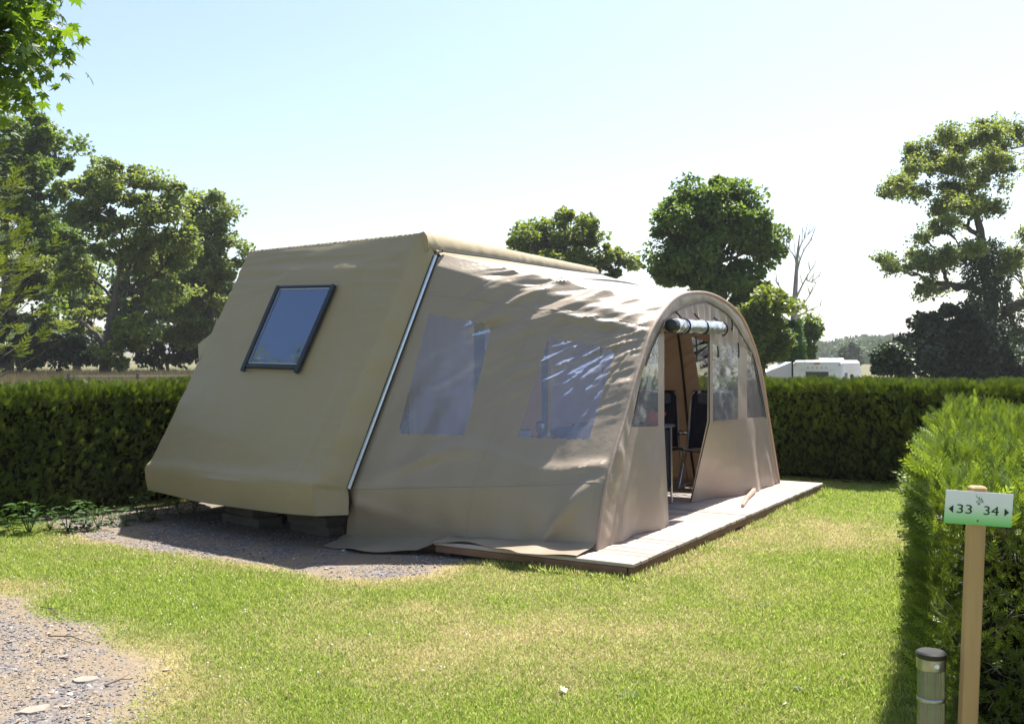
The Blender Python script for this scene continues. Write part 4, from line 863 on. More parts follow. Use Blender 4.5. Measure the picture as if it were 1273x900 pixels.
def front():
    # band between the arch edge and the panels, gathered
    q = np.linspace(0, 1, 260); ix = np.linspace(0, 1, 15); oc = np.stack([np.interp(q, ix, outer[:, 0]), np.interp(q, ix, outer[:, 1])], -1)
    oc = C1(np.interp(q, ix, [0, .11, .20, .30, .375, .40, .44, .48, .507, .563, .615, .66, .74, .86, 1])); 
    ic = catmull(q, ix, inner); ic = np.array([fp(a, z) for a, z in ic]); G = []
    for k, t in enumerate(np.linspace(0, 1, 9)):
        P = oc*(1-t)+ic*t; sh = .06*(fbm(q*62+t*1.2, q*3+t*.5, 21, 1, 2)-.5)*np.sin(np.pi*t)*(q < .42)+.005*np.sin(q*120)*np.sin(np.pi*t)
        G.append(P-E3*(.012*np.sin(np.pi*min(1, t*1.1))+sh*.8)[:, None] if np.ndim(sh) else P)
    m = MB(); m.grid(np.stack(G, 1)-TO); m.build('arch_band', M['canvas_front'], tent, True)
    m = MB(); m.tube(C1(np.linspace(0, 1, 90))-TO-E3*.01, .013, 8); m.build('arch_piping', M['canvas_front'], tent, True)
    m = MB(); m.tube(C1(np.linspace(.01, .99, 80))-TO+E3*.05-Z3*.03, .015, 8); m.build('arch_pole', M['black'], tent, True)
    m = MB(); m.tube((loft0(np.full(80, .52), np.linspace(.005, .995, 80))*.985+np.array([1.1, 10.6, .5])*.015)-TO, .016, 8); m.build('centre_pole', M['black'], tent, True)
    # cloth panels
    m = MB(); fpatch(m, [(.57, .125), (1.72, .125, .04), (1.71, 1.0), (1.0, 1.03)], 40, 40, .02, 1, .03, .4, 9)
    m.build('lower_left_panel', M['canvas_front'], tent, True)
    m = MB(); fpatch(m, [(1.57, 1.0), (1.71, 1.0), (1.71, 1.83), (1.57, 1.80)], 5, 20, .006, 2); m.build('door_jamb', M['canvas_front'], tent, True)
    m = MB(); fpatch(m, [(3.12, .125, -.30), (4.25, .125, .02), (4.06, .95), (2.86, .975, -.02)], 44, 40, .022, 3, .03, 2, 8)
    fpatch(m, [(4.25, .125, .02), (5.10, .125), (4.70, .93), (4.06, .95)], 24, 40, .015, 4, .02, 1, 8); o = m.build('lower_right_panel', M['canvas_front'], tent, True); bpy_weld(o)
    m = MB(); fpatch(m, [(2.86, .975, -.02), (2.97, .97), (2.97, 1.73), (2.84, 1.83)], 5, 22, .006, 5); m.build('door_jamb', M['canvas_front'], tent, True)
    m = MB(); fpatch(m, [(3.76, .95), (4.06, .95), (4.04, 1.70), (3.74, 1.72)], 8, 22, .008, 6); m.build('window_post', M['canvas_front'], tent, True)
    for c, s_ in (([(1.0, 1.03), (1.57, 1.01), (1.57, 1.795), (1.275, 1.52)], 7), ([(2.97, .97), (3.76, .95), (3.74, 1.72), (2.97, 1.73)], 8), ([(4.06, .95), (4.70, .93), (4.27, 1.57), (4.04, 1.70)], 9)):
        m = MB(); fpatch(m, c, 36, 36, .018, s_, 0, 0, 7, .012); m.build('front_window', M['pvc'], tent, True)
    # header above door and windows, up to the inner arch seam
    a = np.linspace(1.30, 4.28, 150); top = np.interp(a, inner[3:12, 0], inner[3:12, 1]); tq = catmull(np.linspace(0, 1, 400), ix, inner); top = np.interp(a, tq[:, 0], tq[:, 1])
    bot = np.interp(a, [1.30, 1.57, 1.58, 1.71, 1.715, 2.84, 2.85, 2.97, 3.74, 4.04, 4.28], [1.54, 1.795, 1.80, 1.83, 1.84, 1.85, 1.83, 1.73, 1.72, 1.70, 1.57]); bot = np.minimum(bot, top-.002)
    G = []
    for t in np.linspace(0, 1, 14): G.append(np.array([fp(x, b_*(1-t)+t_*t, .020*math.sin(x*33+2*math.sin(x*5))*math.sin(np.pi*t)**.7+.01*math.sin(x*61)*(1-t)*t*4) for x, b_, t_ in zip(a, bot, top)]))
    m = MB(); m.grid(np.stack(G, 1)-TO); m.build('arch_header', M['canvas_front'], tent, True)
    m = MB(); m.tube(np.array([fp(x, z, .012) for x, z in catmull(np.linspace(.22, .93, 120), ix, inner)])-TO, .006, 5); m.build('zip', M['black'], tent, True)
    m = MB(); m.tube(np.array([fp(1.72, 1.825, .0), fp(2.3, 1.83, -.02), fp(2.84, 1.84, 0)])-TO, .008, 5); m.tube(np.array([fp(2.85, 1.83, .004), fp(2.865, .975, .0), fp(2.95, .6, -.12), fp(3.12, .13, -.29)])-TO, .006, 5); m.build('door_zip', M['black'], tent, True)
    # rolled up door, black end, straps
    r = rs(80); q = np.linspace(0, 1, 90); th = np.linspace(0, 2*np.pi, 29); G = []
    for x in q:
        rr = .062*(1+.04*math.sin(x*25))+.0*th; c = fp(1.68+1.30*x, 1.885+.012*x, .085)
        tw_ = np.minimum(th, 2*np.pi-th); rr = rr+.022*(fbm(tw_*.9+x*3, x*14+tw_*.3, 5, .6, 3)-.5); G.append(c+np.cos(th)[:, None]*Z3*rr[:, None]-np.sin(th)[:, None]*E3*rr[:, None])
    m = MB(); m.grid(np.array(G)-TO); m.build('rolled_door', M['pvc_roll'], tent, True)
    m = MB(); c0_ = fp(1.68, 1.885, .085); m.tube(np.array([c0_-D3*.045, c0_-D3*.03, c0_+D3*.02, c0_+D3*.04])-TO, [.035, .058, .067, .064], 20); m.build('roll_end', M['black'], tent, True)
    for x in (1.95, 2.42, 2.96):
        m = MB(); c = fp(x, 1.885, .085); m.tube(np.array([fp(x-.02, 2.02 if x < 2.9 else 2.0, .02)]+[c+.07*(math.cos(t)*Z3-math.sin(t)*E3) for t in np.linspace(-.2, 2.9, 9)])-TO, .009, 5); m.build('strap', M['black'], tent, True)
    for x, z, l in ((2.42, 1.80, .22), (3.02, 1.72, .10), (3.45, 2.0, .1), (3.66, 1.76, .14)):
        m = MB(); m.tube(np.array([fp(x, z, .03), fp(x+.01, z-l*.6, .035), fp(x+.02, z-l, .03)])-TO, .008, 5); m.tube(np.array([fp(x+.02, z-l, .03)+.018*(math.cos(t)*D3+math.sin(t)*Z3) for t in np.linspace(0, 6.28, 9)])-TO, .005, 5); m.build('strap', M['black'], tent, True)
    m = MB(); m.tube(np.array([fp(3.1, .137, .26), fp(3.6, .145, .14), fp(4.2, .15, .03)])-TO, [.016, .024, .028], 12); m.build('rolled_sill', M['canvas_front'], tent, True)
    # inner bedroom: lilac cotton wall behind the awning with blue bindings
    m = MB(); Q = [(-.05, .35), (.75, .35)]
    def lp(a, b, z): return loc(a, b, z)
    def drape(name, a0, a1, b0, b1, z0, z1, a0t=None, a1t=None, mat='lilac', fr=16):
        a0t = a0 if a0t is None else a0t; a1t = a1 if a1t is None else a1t
        u, v = np.meshgrid(np.linspace(0, 1, 60), np.linspace(0, 1, 20), indexing='ij'); A = (a0+(a1-a0)*u)*(1-v)+(a0t+(a1t-a0t)*u)*v; B_ = b0+(b1-b0)*u+.022*np.sin(u*fr*(1-.2*v))*(1-.5*v)
        m_ = MB(); m_.grid(NO3+A[..., None]*D3+B_[..., None]*E3+((z0+(z1-z0)*v)[..., None])*Z3-TO); return m_.build(name, M[mat], tent, True)
    NO3 = np.array([*NO, 0]); 
    def side_drape(name, b0, b1, mat, fr):
        u, v = np.meshgrid(np.linspace(0, 1, 60), np.linspace(0, 1, 20), indexing='ij'); A = .97+.02*np.sin(u*fr)*(1-.6*v); B_ = b0+(b1-b0)*u
        m_ = MB(); m_.grid(NO3+A[..., None]*D3+B_[..., None]*E3+(.35+1.95*v)[..., None]*Z3-TO); m_.build(name, M[mat], tent, True)
    side_drape('inner_tent_wall', 1.98, 2.7, 'lilac', 22); side_drape('blue_binding', 1.86, 1.98, 'blue_trim', 2); side_drape('inner_tent_wall', 1.74, 1.86, 'lilac', 3)
    drape('blue_binding', 2.26, 2.46, 2.0, 2.02, .35, 2.3, mat='blue_trim', fr=2)
    drape('inner_tent_wall', 2.46, 4.3, 2.0, 2.1, .30, 2.3, 2.46, 4.1)
    m = MB(); m.tube(np.array([lp(3.35, 1.95, 2.1), lp(3.55, 1.96, 1.75), lp(3.66, 1.96, 1.1)])-TO, .012, 6); m.tube(np.array([lp(3.0, 1.95, 2.12), lp(3.35, 1.95, 2.1), lp(4.1, 1.97, 2.05)])-TO, .010, 6); m.build('blue_binding', M['blue_trim'], tent, True)
front()

# ------------------------------------------------------------------ things inside the awning
def chair(a, b, rz, label, first=[None]):
    p = loc(a, b, .122)
    if first[0] is not None:
        src = first[0]; r_ = src.copy(); link(r_); r_.location = p; r_.rotation_euler = (0, 0, rz); tag(r_, label)
        for ch in src.children:
            c = ch.copy(); link(c); c.parent = r_
            for g2 in ch.children: d_ = g2.copy(); link(d_); d_.parent = c
        return r_
    root = empty('folding_chair', tuple(p), label, 'chair', 'dark high backed camping chairs inside the awning', rz); first[0] = root
    for s in (-.25, .25):
        m = MB(); m.tube([(s, .24, .012), (s, .20, .03), (s, -.12, .42), (s, -.16, .45)], .011, 7); m.tube([(s, .22, .012), (s, -.25, .012)], .011, 7); m.build('leg', M['alu'], root, True)
        m = MB(); m.tube([(s, -.27, .012), (s, -.20, .05), (s, .14, .42)], .011, 7); m.build('leg', M['alu'], root, True)
        m = MB(); m.tube([(s, .12, .40), (s, .2, .6), (s, .33, 1.02), (s*.85, .35, 1.08)], .012, 7); m.build('back_frame', M['alu'], root, True)
        m = MB(); m.box((s*1.08, -.02, .62), (.05, .42, .028), None, .01); m.build('armrest', M['black'], root)
    m = MB(); G = [[(x, y, z-.025*math.cos(x*6)) for x in np.linspace(-.24, .24, 9)] for y, z in ((-.27, .46), (-.15, .45), (0, .43), (.14, .43))]; m.grid(G); solidify(m.build('seat', M['navy'], root, True), .02)
    m = MB(); G = [[(x, y+.03*math.cos(x*6), z) for x in np.linspace(-.235, .235, 9)] for y, z in ((.14, .44), (.20, .6), (.27, .82), (.33, 1.0), (.36, 1.09))]; m.grid(G); solidify(m.build('backrest', M['navy'], root, True), .02)
    m = MB(); m.box((0, .325, 1.0), (.34, .05, .13), None, .02); m.build('head_cushion', M['greyblue'], root)
    return root
ang = math.atan2(Dv[1], Dv[0])-math.pi/2
chair(4.25, 1.55, ang+.5, 'dark folding chair inside the awning, the left one seen through the doorway')
chair(4.35, 1.02, ang+.15, 'dark folding chair with pale tubes, the right one seen through the doorway')
def kitchen():
    p = np.array([1.14, 10.4, .122]); root = empty('camping_kitchen', tuple(p), 'camping kitchen stand behind the left front window of the awning', 'kitchen stand', None, ang)
    m = MB(); m.box((0, 0, .79), (.95, .48, .03), None, .008); m.build('worktop', M['greyblue'], root)
    m = MB(); m.box((0, .02, .45), (.86, .42, .60), None, .01); m.build('storage_cabinet', M['navy'], root)
    for x in (-.45, .45):
        for y in (-.2, .2): m = MB(); m.tube([(x, y, 0), (x*.98, y, .775)], .012, 7); m.build('leg', M['alu'], root, True)
    q = p+np.array([0, 0, .807]); cx = math.cos(ang); sx = math.sin(ang)
    st = empty('gas_cooker', tuple(q-D3*.0-E3*(-.02)), 'black gas cooker with its lid raised on the kitchen stand', 'cooker', None, ang)
    m = MB(); m.box((0, 0, .04), (.42, .3, .08), None, .012); m.build('body', M['black'], st)
    m = MB(); m.box((0, .155, .20), (.42, .015, .26), None, .004); m.build('lid', M['black'], st)
    m = MB(); m.box((0, .155, .338), (.42, .02, .014), None, .003); m.build('lid_trim', M['red'], st)
    for x in (-.1, .1): m = MB(); m.lathe((x, 0, .08), [(.065, 0), (.07, .012), (.045, .02), (.02, .022)], 16); m.build('burner', M['galv'], st, True)
    kt = empty('kettle', tuple(q+D3*(-.0)+np.array([cx, sx, 0])*.33), 'small red kettle beside the gas cooker', 'kettle', None, ang)
    m = MB(); m.lathe((0, 0, 0), [(.08, 0), (.09, .03), (.08, .09), (.05, .125), (.015, .135), (.014, .155)], 20); m.build('body', M['red'], kt, True)
    m = MB(); m.tube([(.08, 0, .07), (.12, 0, .1), (.135, 0, .125)], [.018, .013, .01], 8); m.build('spout', M['red'], kt, True)
    m = MB(); m.tube([(-.07, 0, .1), (-.06, 0, .17), (0, 0, .2), (.06, 0, .17), (.05, 0, .12)], .007, 6); m.build('handle', M['black'], kt, True)
kitchen()
def side_table():
    # seen through the second side window
    P = at(668, 546, 10.2); p = np.array([P[0], P[1], .122]); h = P[2]+.01-.122
    root = empty('camping_table', tuple(p), 'small camping table behind the side window nearest the arched front', 'table', None, ang)
    m = MB(); m.box((0.1, 0, h-.012), (.8, .5, .024), None, .008); m.build('table_top', M['greyblue'], root)
    for x in (-.25, .45):
        for y in (-.2, .2): m = MB(); m.tube([(x, y, 0), (x*.95, y, h-.024)], .011, 7); m.build('leg', M['alu'], root, True)
    z = h+.122+.001
    l = empty('lantern', (p[0]+.03, p[1], z), 'clear camping lantern on a dark stand behind the side window', 'lantern')
    m = MB(); m.lathe((0, 0, 0), [(.05, 0), (.055, .01), (.03, .03), (.03, .06)], 16); m.build('base', M['black'], l, True)
    m = MB(); m.lathe((0, 0, .06), [(.03, 0), (.045, .02), (.05, .05), (.04, .09)], 16); m.build('globe', M['pvc_roll'], l, True)
    m = MB(); m.lathe((0, 0, .15), [(.045, 0), (.045, .015), (.02, .025)], 16); m.build('cap', M['black'], l, True)
    b = empty('food_box', (p[0]-.13, p[1]-.02, z), 'small white plastic box left of the lantern', 'box')
    m = MB(); m.box((0, 0, .04), (.12, .1, .08), None, .008); m.build('body', M['white'], b)
    m = MB(); m.box((0, 0, .087), (.125, .105, .012), None, .004); m.build('lid', M['greyblue'], b)
    P2 = at(716, 546, 9.2); c = empty('cool_box', (P2[0], P2[1], .122), 'dark blue cool box behind the lower right corner of the side window', 'cool box', None, ang)
    m = MB(); m.box((0, 0, (P2[2]-.02)/2), (.36, .3, P2[2]-.14), None, .02); m.build('body', M['blue_trim'], c)
    m = MB(); m.box((0, 0, P2[2]-.05), (.38, .32, .07), None, .02); m.build('lid', M['blue_trim'], c)
side_table()

# ------------------------------------------------------------------ timber packing under the trailer
def stacks():
    r = rs(90); first = None
    axd = math.atan2(.625, -.78)
    for si, (x, y, L_, zs, lab) in enumerate([(-2.5, 9.78, .62, 3, 'left'), (-1.78, 9.30, .6, 3, 'middle')]):
        for k in range(zs):
            o = None; z = .085*k+.01; nm = ['lowest', 'middle', 'topmost'][k]
            label = '%s weathered timber of the %s stack under the tent end' % (nm, 'left' if si == 0 else 'right')
            if first is None:
                first = MB(); first.box((0, 0, .04), (1, .22, .078), None, .003); o = first.build('timber_block', M['beam']); first = o
            else: o = first.copy(); link(o)
            o.location = (x+.03*r.randn(), y+.03*r.randn(), z); o.scale = (L_*(1-.1*k), 1.2, 1.05); o.rotation_euler = (0, 0, axd+.12*r.randn())
            tag(o, label, 'timber', 'timber blocks packed under the trailer')
stacks()

# ------------------------------------------------------------------ number sign and bollard light
def sign():
    D = 3.55; top = at(1215, 604, D); bot = at(1203, 900, D); k = (0-bot[2])/(top[2]-bot[2]); gb = bot+(top-bot)*k; gb[2] = 0
    root = empty('number_sign', tuple(gb), 'wooden post with a white and green board reading 33 and 34', 'sign'); ax = (top-gb)/np.linalg.norm(top-gb)
    X_ = np.array([1, 0, 0.])-ax*ax[0]; X_ /= np.linalg.norm(X_); Yv = np.cross(ax, X_); h = np.linalg.norm(top-gb)
    m = MB(); m.box(ax*(h/2-.1), (.056, .045, h+.2), (X_, Yv, ax), .006); m.build('post', M['post'], root)
    c = at(1212, 630.5, D)-gb; c = c-Yv*.030; rt = np.array([math.cos(R(-4)), 0, math.sin(R(-4))]); upv = np.array([math.sin(R(4)), 0, math.cos(R(4))]); nn = np.array([0, -1, 0.]); W_, H_ = .234, .116
    m_, nt, out = new_mat('sign_face'); L = nt.links.new; tc = N(nt, 'ShaderNodeAttribute', attribute_name='up').outputs['Fac']
    b = N(nt, 'ShaderNodeBsdfPrincipled', i_Roughness=.3); L(ramp(nt, tc, [(0, (.16, .52, .14)), (.22, (.34, .66, .32)), (.6, (.72, .78, .76)), (1, (.80, .80, .86))]), b.inputs['Base Color']); L(b.outputs[0], out.inputs[0])
    m = MB(); V = []; 
    for y in (0, .004):
        for j in range(11): V += [c+rt*sx*W_/2+upv*(j/10-.5)*H_-nn*y for sx in (-1, 1)]
    F = [(2*j, 2*j+1, 2*j+3, 2*j+2) for j in range(10)]+[(22+2*j, 24+2*j, 25+2*j, 23+2*j) for j in range(10)]+[(2*j, 2*j+2, 24+2*j, 22+2*j) for j in range(10)]+[(2*j+1, 23+2*j, 25+2*j, 2*j+3) for j in range(10)]+[(0, 22, 23, 1), (20, 21, 43, 42)]
    m.add(V, F); bd = m.build('board', m_, root, False, {'up': [j/10 for _ in range(2) for j in range(11) for __ in range(2)]})
    ink = simple('sign_ink', (.012, .01, .012), (.015, .012, .015), 20, .5); grn = simple('logo_green', (.03, .28, .16), (.03, .24, .14), 20, .5); scr = simple('screw_head', (.3, .2, .2), (.25, .17, .17), 20, .4, .6)
    def P(x, y, o=.0012): return c+rt*(x*W_)+upv*(y*H_)+nn*o
    for tx, cx_ in (('33', -.215), ('34', .185)):
        cu = bpy.data.curves.new('numerals', 'FONT'); cu.body = tx; cu.size = 1; cu.extrude = 0; cu.align_x = 'CENTER'; cu.align_y = 'CENTER'
        to = bpy.data.objects.new('numerals', cu); link(to); dg = C.evaluated_depsgraph_get(); me = bpy.data.meshes.new_from_object(to.evaluated_get(dg)); bpy.data.objects.remove(to)
        co = np.zeros(len(me.vertices)*3); me.vertices.foreach_get('co', co); co = co.reshape(-1, 3); lo, hi = co.min(0), co.max(0); co = (co-(lo+hi)/2)/(hi[1]-lo[1])
        ww = .225*W_; hh = .265*H_; co[:, 0] *= ww/(co[:, 0].max()-co[:, 0].min()); co[:, 1] *= hh
        Wd = P(cx_, -.04)+co[:, :1]*rt+co[:, 1:2]*upv; me.vertices.foreach_set('co', Wd.ravel()); me.materials.clear(); me.materials.append(ink); me.update()
        link(bpy.data.objects.new('numerals', me), bd)
    for s, cx_ in ((-1, -.415), (1, .415)):
        m = MB(); m.add([P(cx_+s*.036, -.06), P(cx_-s*.034, .055), P(cx_-s*.034, -.175)], [(0, 1, 2) if s < 0 else (0, 2, 1)]); m.build('arrow', ink, bd)
    m = MB()
    for q in ([(-.055, .40), (-.03, .30), (.0, .35), (-.012, .24), (-.04, .19)], [(-.01, .33), (.01, .24), (.03, .33), (.035, .22)], [(.0, .21), (.03, .19), (.07, .20)], [(-.05, .20), (-.03, .17)], [(.02, .29), (.045, .26), (.05, .215)]):
        m.tube(np.array([P(x, y, .001) for x, y in q]), .0009, 4)
    m.build('leaf_logo', grn, bd)
    for y in (.14, -.37): m = MB(); m.tube(np.array([P(-.005, y, 0), P(-.005, y, .0025)]), [.0042, .003], 12); m.build('screw', scr, bd)
sign()
def bollard():
    D = 3.6; t = at(1157.5, 812, D); root = empty('solar_light', (t[0], t[1], 0), 'steel bollard light with black cap and clear ribbed lens beside the sign post', 'light'); z = t[2]
    m = MB(); m.lathe((0, 0, 0), [(.06, 0), (.06, .01), (.048, .012), (.048, z-.27)], 28); m.build('tube', M['steel'], root, True)
    m = MB(); n = 72; V = []; a = np.linspace(0, 2*np.pi, n, endpoint=False); rr = .045+.0022*(np.arange(n) % 2)
    for zz in (z-.268, z-.05): V += [(q*math.cos(x), q*math.sin(x), zz) for q, x in zip(rr, a)]
    m.add(V, [(j, (j+1) % n, n+(j+1) % n, n+j) for j in range(n)]); m.build('lens', M['lens'], root)
    m = MB(); m.lathe((0, 0, z-.268), [(.012, 0), (.02, .01), (.022, .03), (.012, .07), (.006, .2)], 12); m.lathe((0, 0, z-.268), [(.036, 0), (.036, .218)], 20); m.build('lamp_core', M['galv'], root, True)
    m = MB(); m.lathe((0, 0, z-.165), [(.0475, 0), (.0488, .002), (.0488, .012), (.0475, .014)], 28); m.build('ring', M['steel'], root, True)
    m = MB(); m.lathe((0, 0, z-.054), [(.0475, 0), (.049, .002), (.049, .04), (.047, .042)], 28); cl = m.build('collar', M['steel'], root, True)
    m = MB(); m.tube([(0, -.048, z-.032), (0, -.0525, z-.032)], [.009, .008], 12); m.build('sensor', M['white'], root, True)
    m = MB(); m.lathe((0, 0, z-.012), [(.050, 0), (.052, .003), (.052, .016), (.046, .021), (.02, .020), (.01, .020)], 28); m.build('cap', M['black'], root, True)
def lens_mat():
    m, nt, out = new_mat('clear_lens'); L = nt.links.new
    t = N(nt, 'ShaderNodeBsdfTransparent'); t.inputs[0].default_value = (.72, .77, .86, 1); g = N(nt, 'ShaderNodeBsdfGlossy', i_Roughness=.08); g.inputs[0].default_value = (.7, .76, .9, 1); fr = N(nt, 'ShaderNodeFresnel', i_IOR=1.5)
    ad = N(nt, 'ShaderNodeMath', operation='ADD', i_1=.22); L(fr.outputs[0], ad.inputs[0]); mx = N(nt, 'ShaderNodeMixShader'); L(ad.outputs[0], mx.inputs[0]); L(t.outputs[0], mx.inputs[1]); L(g.outputs[0], mx.inputs[2]); L(mx.outputs[0], out.inputs[0]); return m
M['lens'] = lens_mat()
bollard()

# ------------------------------------------------------------------ caravan beyond the hedge
def caravan():
    D = 46.; p0 = at(985, 448, D); w_ = 2.2; zt = p0[2]; zg = float(terr(14, D)); o = np.array([p0[0], D, zg]); H_ = zt-zg
    root = empty('caravan', tuple(o), 'white touring caravan seen over the hedges on the right', 'caravan'); ln = 5.2; dx = np.array([.877, -.48, 0]); dy = np.array([.48, .877, 0])
    m = MB(); V = []; prof = [(.0, .45), (.0, H_-.12), (.12, H_), (w_-.12, H_), (w_, H_-.12), (w_, .45)]
    for s in (0, .16, ln-.9, ln): 
        ins = .06 if s == 0 else 0; top = -.0 if s < ln else -.9
        V += [dx*(min(max(x, ins), w_-ins))+dy*s+Z3*(z+(top if z > 1 else 0)-(ins if z > 1 else 0)) for x, z in prof]
    F = [(5, 4, 3, 2, 1, 0), tuple(18+i for i in range(6))]+[(k*6+i, k*6+(i+1) % 6, (k+1)*6+(i+1) % 6, (k+1)*6+i) for k in range(3) for i in range(6)]
    m.add(V, F); m.build('body', M['white'], root)
    def onrear(x, z, wd, hh, t, mat, name, par=root):
        q = MB(); q.box(dx*x+Z3*z-dy*t/2, (wd, t, hh), (dx, np.cross(Z3, dx), Z3), .01); return q.build(name, M[mat], par)
    wn_ = onrear(w_*.5, H_-.72, 1.0, .42, .03, 'pane', 'rear_window'); onrear(w_*.5, H_-.14, .26, .05, .05, 'redpvc', 'brake_light'); onrear(.1, H_-.2, .08, .04, .05, 'redpvc', 'marker_light'); onrear(w_-.12, H_-.2, .08, .04, .05, 'redpvc', 'marker_light')
    onrear(w_*.5, H_-.42, 1.5, .05, .03, 'white', 'moulding')
    for i in range(5): onrear(w_*.5-.4+i*.2, H_-.33, .055, .05, .012, 'galv', 'lettering')
    sd = MB(); sd.box(dx*(w_+.005)+dy*2.2+Z3*(H_-.95), (.03, .7, .6), (dx, dy, Z3), .01); sd.build('side_window', M['pane'], root)
    sd = MB(); sd.box(dx*(w_+.005)+dy*.8+Z3*(H_-1.15), (.03, .6, 1.2), (dx, dy, Z3), .01); sd.build('door', M['greyblue'], root)
    rf = MB(); rf.box(dx*w_*.55+dy*2.6+Z3*(H_+.05), (1.0, .8, .12), (dx, dy, Z3), .03); rf.build('roof_vent', M['white'], root)
    for x in (.08, w_-.08):
        wl_ = MB(); c = dx*x+dy*2.6+Z3*.32; wl_.tube(np.array([c-dx*.1, c+dx*.1]), .32, 18); wl_.build('wheel', M['rubber'], root, True)
    aw = empty('awning', (o[0], o[1]+1, zg), 'pale sloping awning attached to the left of the caravan', 'awning'); A = np.array([o[0], o[1]+1, zg])
    p1 = at(984, 450, D+1)-A; p2 = at(949, 464, D+1)-A; p3 = p2*1; p3[2] = 0; p4 = p1*1; p4[2] = 0; q = MB(); dd = np.array([.3, 3, 0])
    q.add([p1, p2, p3, p4, p1+dd, p2+dd, p3+dd, p4+dd], [(0, 1, 5, 4), (1, 2, 6, 5), (0, 3, 2, 1), (4, 5, 6, 7), (0, 4, 7, 3)]); q.build('canopy', M['white_awn'], aw)
caravan()

# ------------------------------------------------------------------ small plants, leaves, stones, twigs
def weeds():
    r = rs(100); spots = [(12, 663), (36, 665), (62, 660), (84, 662), (104, 656), (122, 658), (139, 651), (156, 653), (174, 646), (190, 647), (207, 640), (224, 641), (242, 637)]
    src = []
    tv = np.array([(0, 0, 0), (.22, .25, .04), (.26, .5, .02), (.12, .8, -.03), (0, 1, -.1), (-.12, .8, -.03), (-.26, .5, .02), (-.22, .25, .04), (0, .5, -.03)]); tf = [(8, i, (i+1) % 8) for i in range(8)]
    for k in range(3):
        n = 46; a = r.rand(n)*6.283; t = r.rand(n); hgt = .30
        c = np.stack([.10*np.cos(a)*t, .10*np.sin(a)*t, hgt*r.rand(n)], -1); f_ = np.stack([np.cos(a), np.sin(a), .2*r.randn(n)], -1)
        b = MB()
        for j in range(7): aa = j*.9; b.tube([(0, 0, 0), (.05*math.cos(aa), .05*math.sin(aa), .14), (.11*math.cos(aa), .11*math.sin(aa), .29)], [.004, .003, .0015], 4, False)
        src.append((tv, tf, c, basis(f_, Z3+.3*rand_dir(r, n))*(.055+.05*r.rand(n))[:, None, None], r.rand(n), b))
    first = {}
    wh = ['leftmost', 'second', 'third', 'fourth', 'fifth', 'sixth', 'seventh', 'eighth', 'ninth', 'tenth', 'eleventh', 'twelfth', 'last']
    for i, (u, v) in enumerate(spots):
        Dd = HC*FPX/(v-CYP); x = (u-CXP)/FPX*Dd; k = i % 3; lab = '%s leafy weed from the left at the foot of the left hedge' % wh[i]
        root = empty('leafy_weed', (x, Dd, gz(np.array(x), np.array(Dd))), lab, 'plant', 'weeds along the foot of the left hedge', r.rand()*6); root.scale = (1,)*3; s = .6+.6*r.rand(); root.scale = (s, s, s*.85)
        if k in first:
            for ch in first[k]: c = ch.copy(); link(c); c.parent = root
        else:
            tv_, tf_, c, B, rn, b = src[k]; first[k] = [scatter('leaves', tv_, tf_, c, B, M['weed'], root, {'rnd': rn}), b.build('stems', M['weed'], root)]
    # flat rosettes in the lawn
    def rosette(u, v, s, lab, parent_first=[None]):
        Dd = HC*FPX/(v-CYP); x = (u-CXP)/FPX*Dd; n = 11; a = np.arange(n)*2.4
        f_ = np.stack([np.cos(a), np.sin(a), .45+0*a], -1); root = empty('dock_weed', (x, Dd, .0), lab, 'plant', 'broad leaved weeds in the lawn')
        tv2 = tv*np.array([.75, 1, 1]); scatter('leaves', tv2, tf, np.zeros((n, 3)), basis(f_, np.tile(Z3, (n, 1)))*(s*(.7+.5*r.rand(n)))[:, None, None], M['weed'], root, {'rnd': r.rand(n)*.5})
    rosette(783, 868, .065, 'flat broad leaved weed in the lawn right of the white fallen leaf'); rosette(1005, 862, .07, 'broad leaved weed in the lawn left of the bollard light'); rosette(948, 755, .05, 'small broad leaved weed in the lawn below the deck end')
weeds()
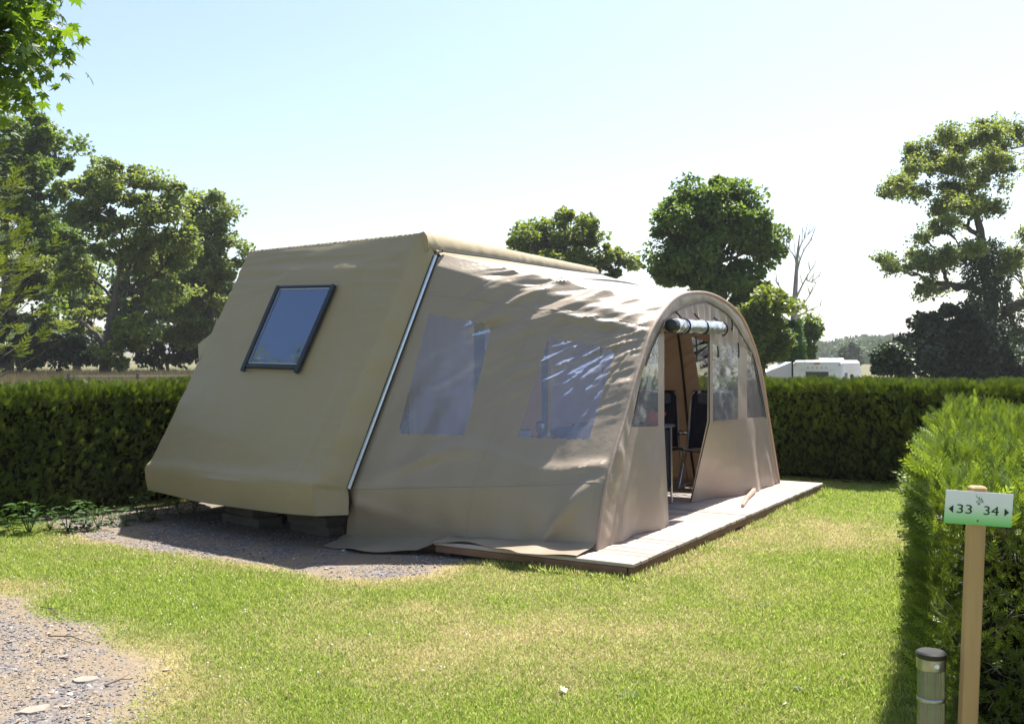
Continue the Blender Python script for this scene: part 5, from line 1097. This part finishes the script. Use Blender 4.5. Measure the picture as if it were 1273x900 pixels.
def litter():
    r = rs(110)
    def g3(u, v, z=.0): Dd = HC*FPX/(v-CYP); x = (u-CXP)/FPX*Dd; return (x, Dd, float(gz(np.array(x), np.array(Dd)))+z)
    ang_ = [90, 70, 52, 35, 10, -30, -90, -150, 170, 145, 128, 110]; rad = [1, .5, .85, .4, .75, .4, .5, .4, .75, .4, .85, .5]
    def leaf(u, v, s, mat, lab):
        m = MB(); V = [(0, 0, .1)]+[(q*math.cos(R(a)), q*math.sin(R(a)), .25*abs(math.cos(R(a)))*q) for a, q in zip(ang_, rad)]; m.add(np.array(V)*s, [(0, 1+i, 1+(i+1) % 12) for i in range(12)])
        o = m.build('fallen_leaf', M[mat]); o.location = g3(u, v, .028); o.rotation_euler = (.5, .15, r.rand()*6); solidify(o, .0008); tag(o, lab, 'leaf', 'fallen leaves on the lawn')
    leaf(701, 866, .035, 'dry_leaf', 'pale fallen leaf lying on the lawn at bottom centre'); leaf(332, 765, .03, 'rust_leaf', 'reddish fallen leaf on the lawn in front of the gravel'); leaf(360, 870, .03, 'rust_leaf', 'brown fallen leaf near the bottom edge left of centre')
    leaf(1047, 820, .028, 'dry_leaf', 'pale fallen leaf on the lawn near the bollard light'); leaf(975, 881, .02, 'dry_leaf', 'tiny pale leaf at the bottom edge of the lawn'); leaf(478, 655+110, .02, 'rust_leaf', 'tiny brown leaf on the lawn in front of the tent side')
    def slab(u, v, sx, sy, lab, rz):
        m = MB(); n = 9; a = np.sort(r.rand(n)*6.283*.12+np.arange(n)*6.283/n); q = .8+.35*r.rand(n); V = [(sx*k*math.cos(t), sy*k*math.sin(t), 0) for k, t in zip(q, a)]+[(sx*k*.88*math.cos(t), sy*k*.88*math.sin(t), .02+.006*r.rand()) for k, t in zip(q, a)]
        m.add(V, [tuple(range(n, 2*n))]+[(i, (i+1) % n, n+(i+1) % n, n+i) for i in range(n)]); o = m.build('flat_stone', M['slab']); p = g3(u, v, -.013); o.location = p; o.rotation_euler = (0, 0, rz); tag(o, lab, 'stone', 'flat pale stones in the drive')
    slab(107, 846, .075, .06, 'flat pale stone set in the drive, the upper one', .3); slab(42, 884, .085, .05, 'pointed pale stone near the bottom left corner', .6); slab(82, 880, .03, .025, 'small rounded stone right of the pointed one', 1)
    slab(80, 817, .03, .018, 'small dark stone on the drive above the flat slab', 1)
    def twig(u0, v0, u1, v1, lab):
        a = np.array(g3(u0, v0, .012)); b = np.array(g3(u1, v1, .01)); c = (a+b)/2+np.array([.01, .015, .012]); m = MB(); m.tube(np.array([a, c, b])-a, [.004, .0035, .002], 5); d_ = (b-a)*.4; m.tube(np.array([c-a, c-a+d_*.5+np.array([.01, .03, .01])]), [.0025, .001], 4)
        o = m.build('twig', M['bark']); o.location = a; tag(o, lab, 'twig', 'dry twigs on the drive')
    twig(50, 756, 72, 768, 'short dark twig at the grass edge of the drive, uppermost'); twig(60, 793, 110, 800, 'thin twig across the middle of the drive'); twig(130, 856, 162, 848, 'thin twig at the right of the drive near the bottom')
    # clover heads: tiny white dots
    n = 260; y = 5+5*r.rand(n); x = (-.5+.5*r.rand(n)**1.2)*y; k = (fbm(x, y, 88, .7) > .5) & (grav_f(x, y) < .2) & ~in_deck(x, y, .1); x, y = x[k], y[k]; n = len(x)
    tv = np.array([(1, 0, 0), (0, 1, 0), (-1, 0, 0), (0, -1, 0), (0, 0, .9), (0, 0, -.7)]); tf = [(0, 1, 4), (1, 2, 4), (2, 3, 4), (3, 0, 4), (1, 0, 5), (2, 1, 5), (3, 2, 5), (0, 3, 5)]
    o = scatter('clover_flowers', tv, tf, np.stack([x, y, gz(x, y)+.03], -1), np.tile(np.eye(3)*.006, (n, 1, 1)), M['white']); tag(o, 'tiny white clover heads dotted through the lawn', 'flowers', kind='stuff')
litter()

# ------------------------------------------------------------------ haze
if HAZE_DENSITY > 0:
    m, nt, out = new_mat('haze'); v = nt.nodes.new('ShaderNodeVolumePrincipled'); v.inputs['Color'].default_value = (.92, .95, 1, 1); v.inputs['Density'].default_value = HAZE_DENSITY; nt.links.new(v.outputs[0], out.inputs['Volume'])
    b = MB(); b.box((0, 1720, 26), (5200, 3700, 56)); hz = b.build('haze', m); tag(hz, kind='stuff')
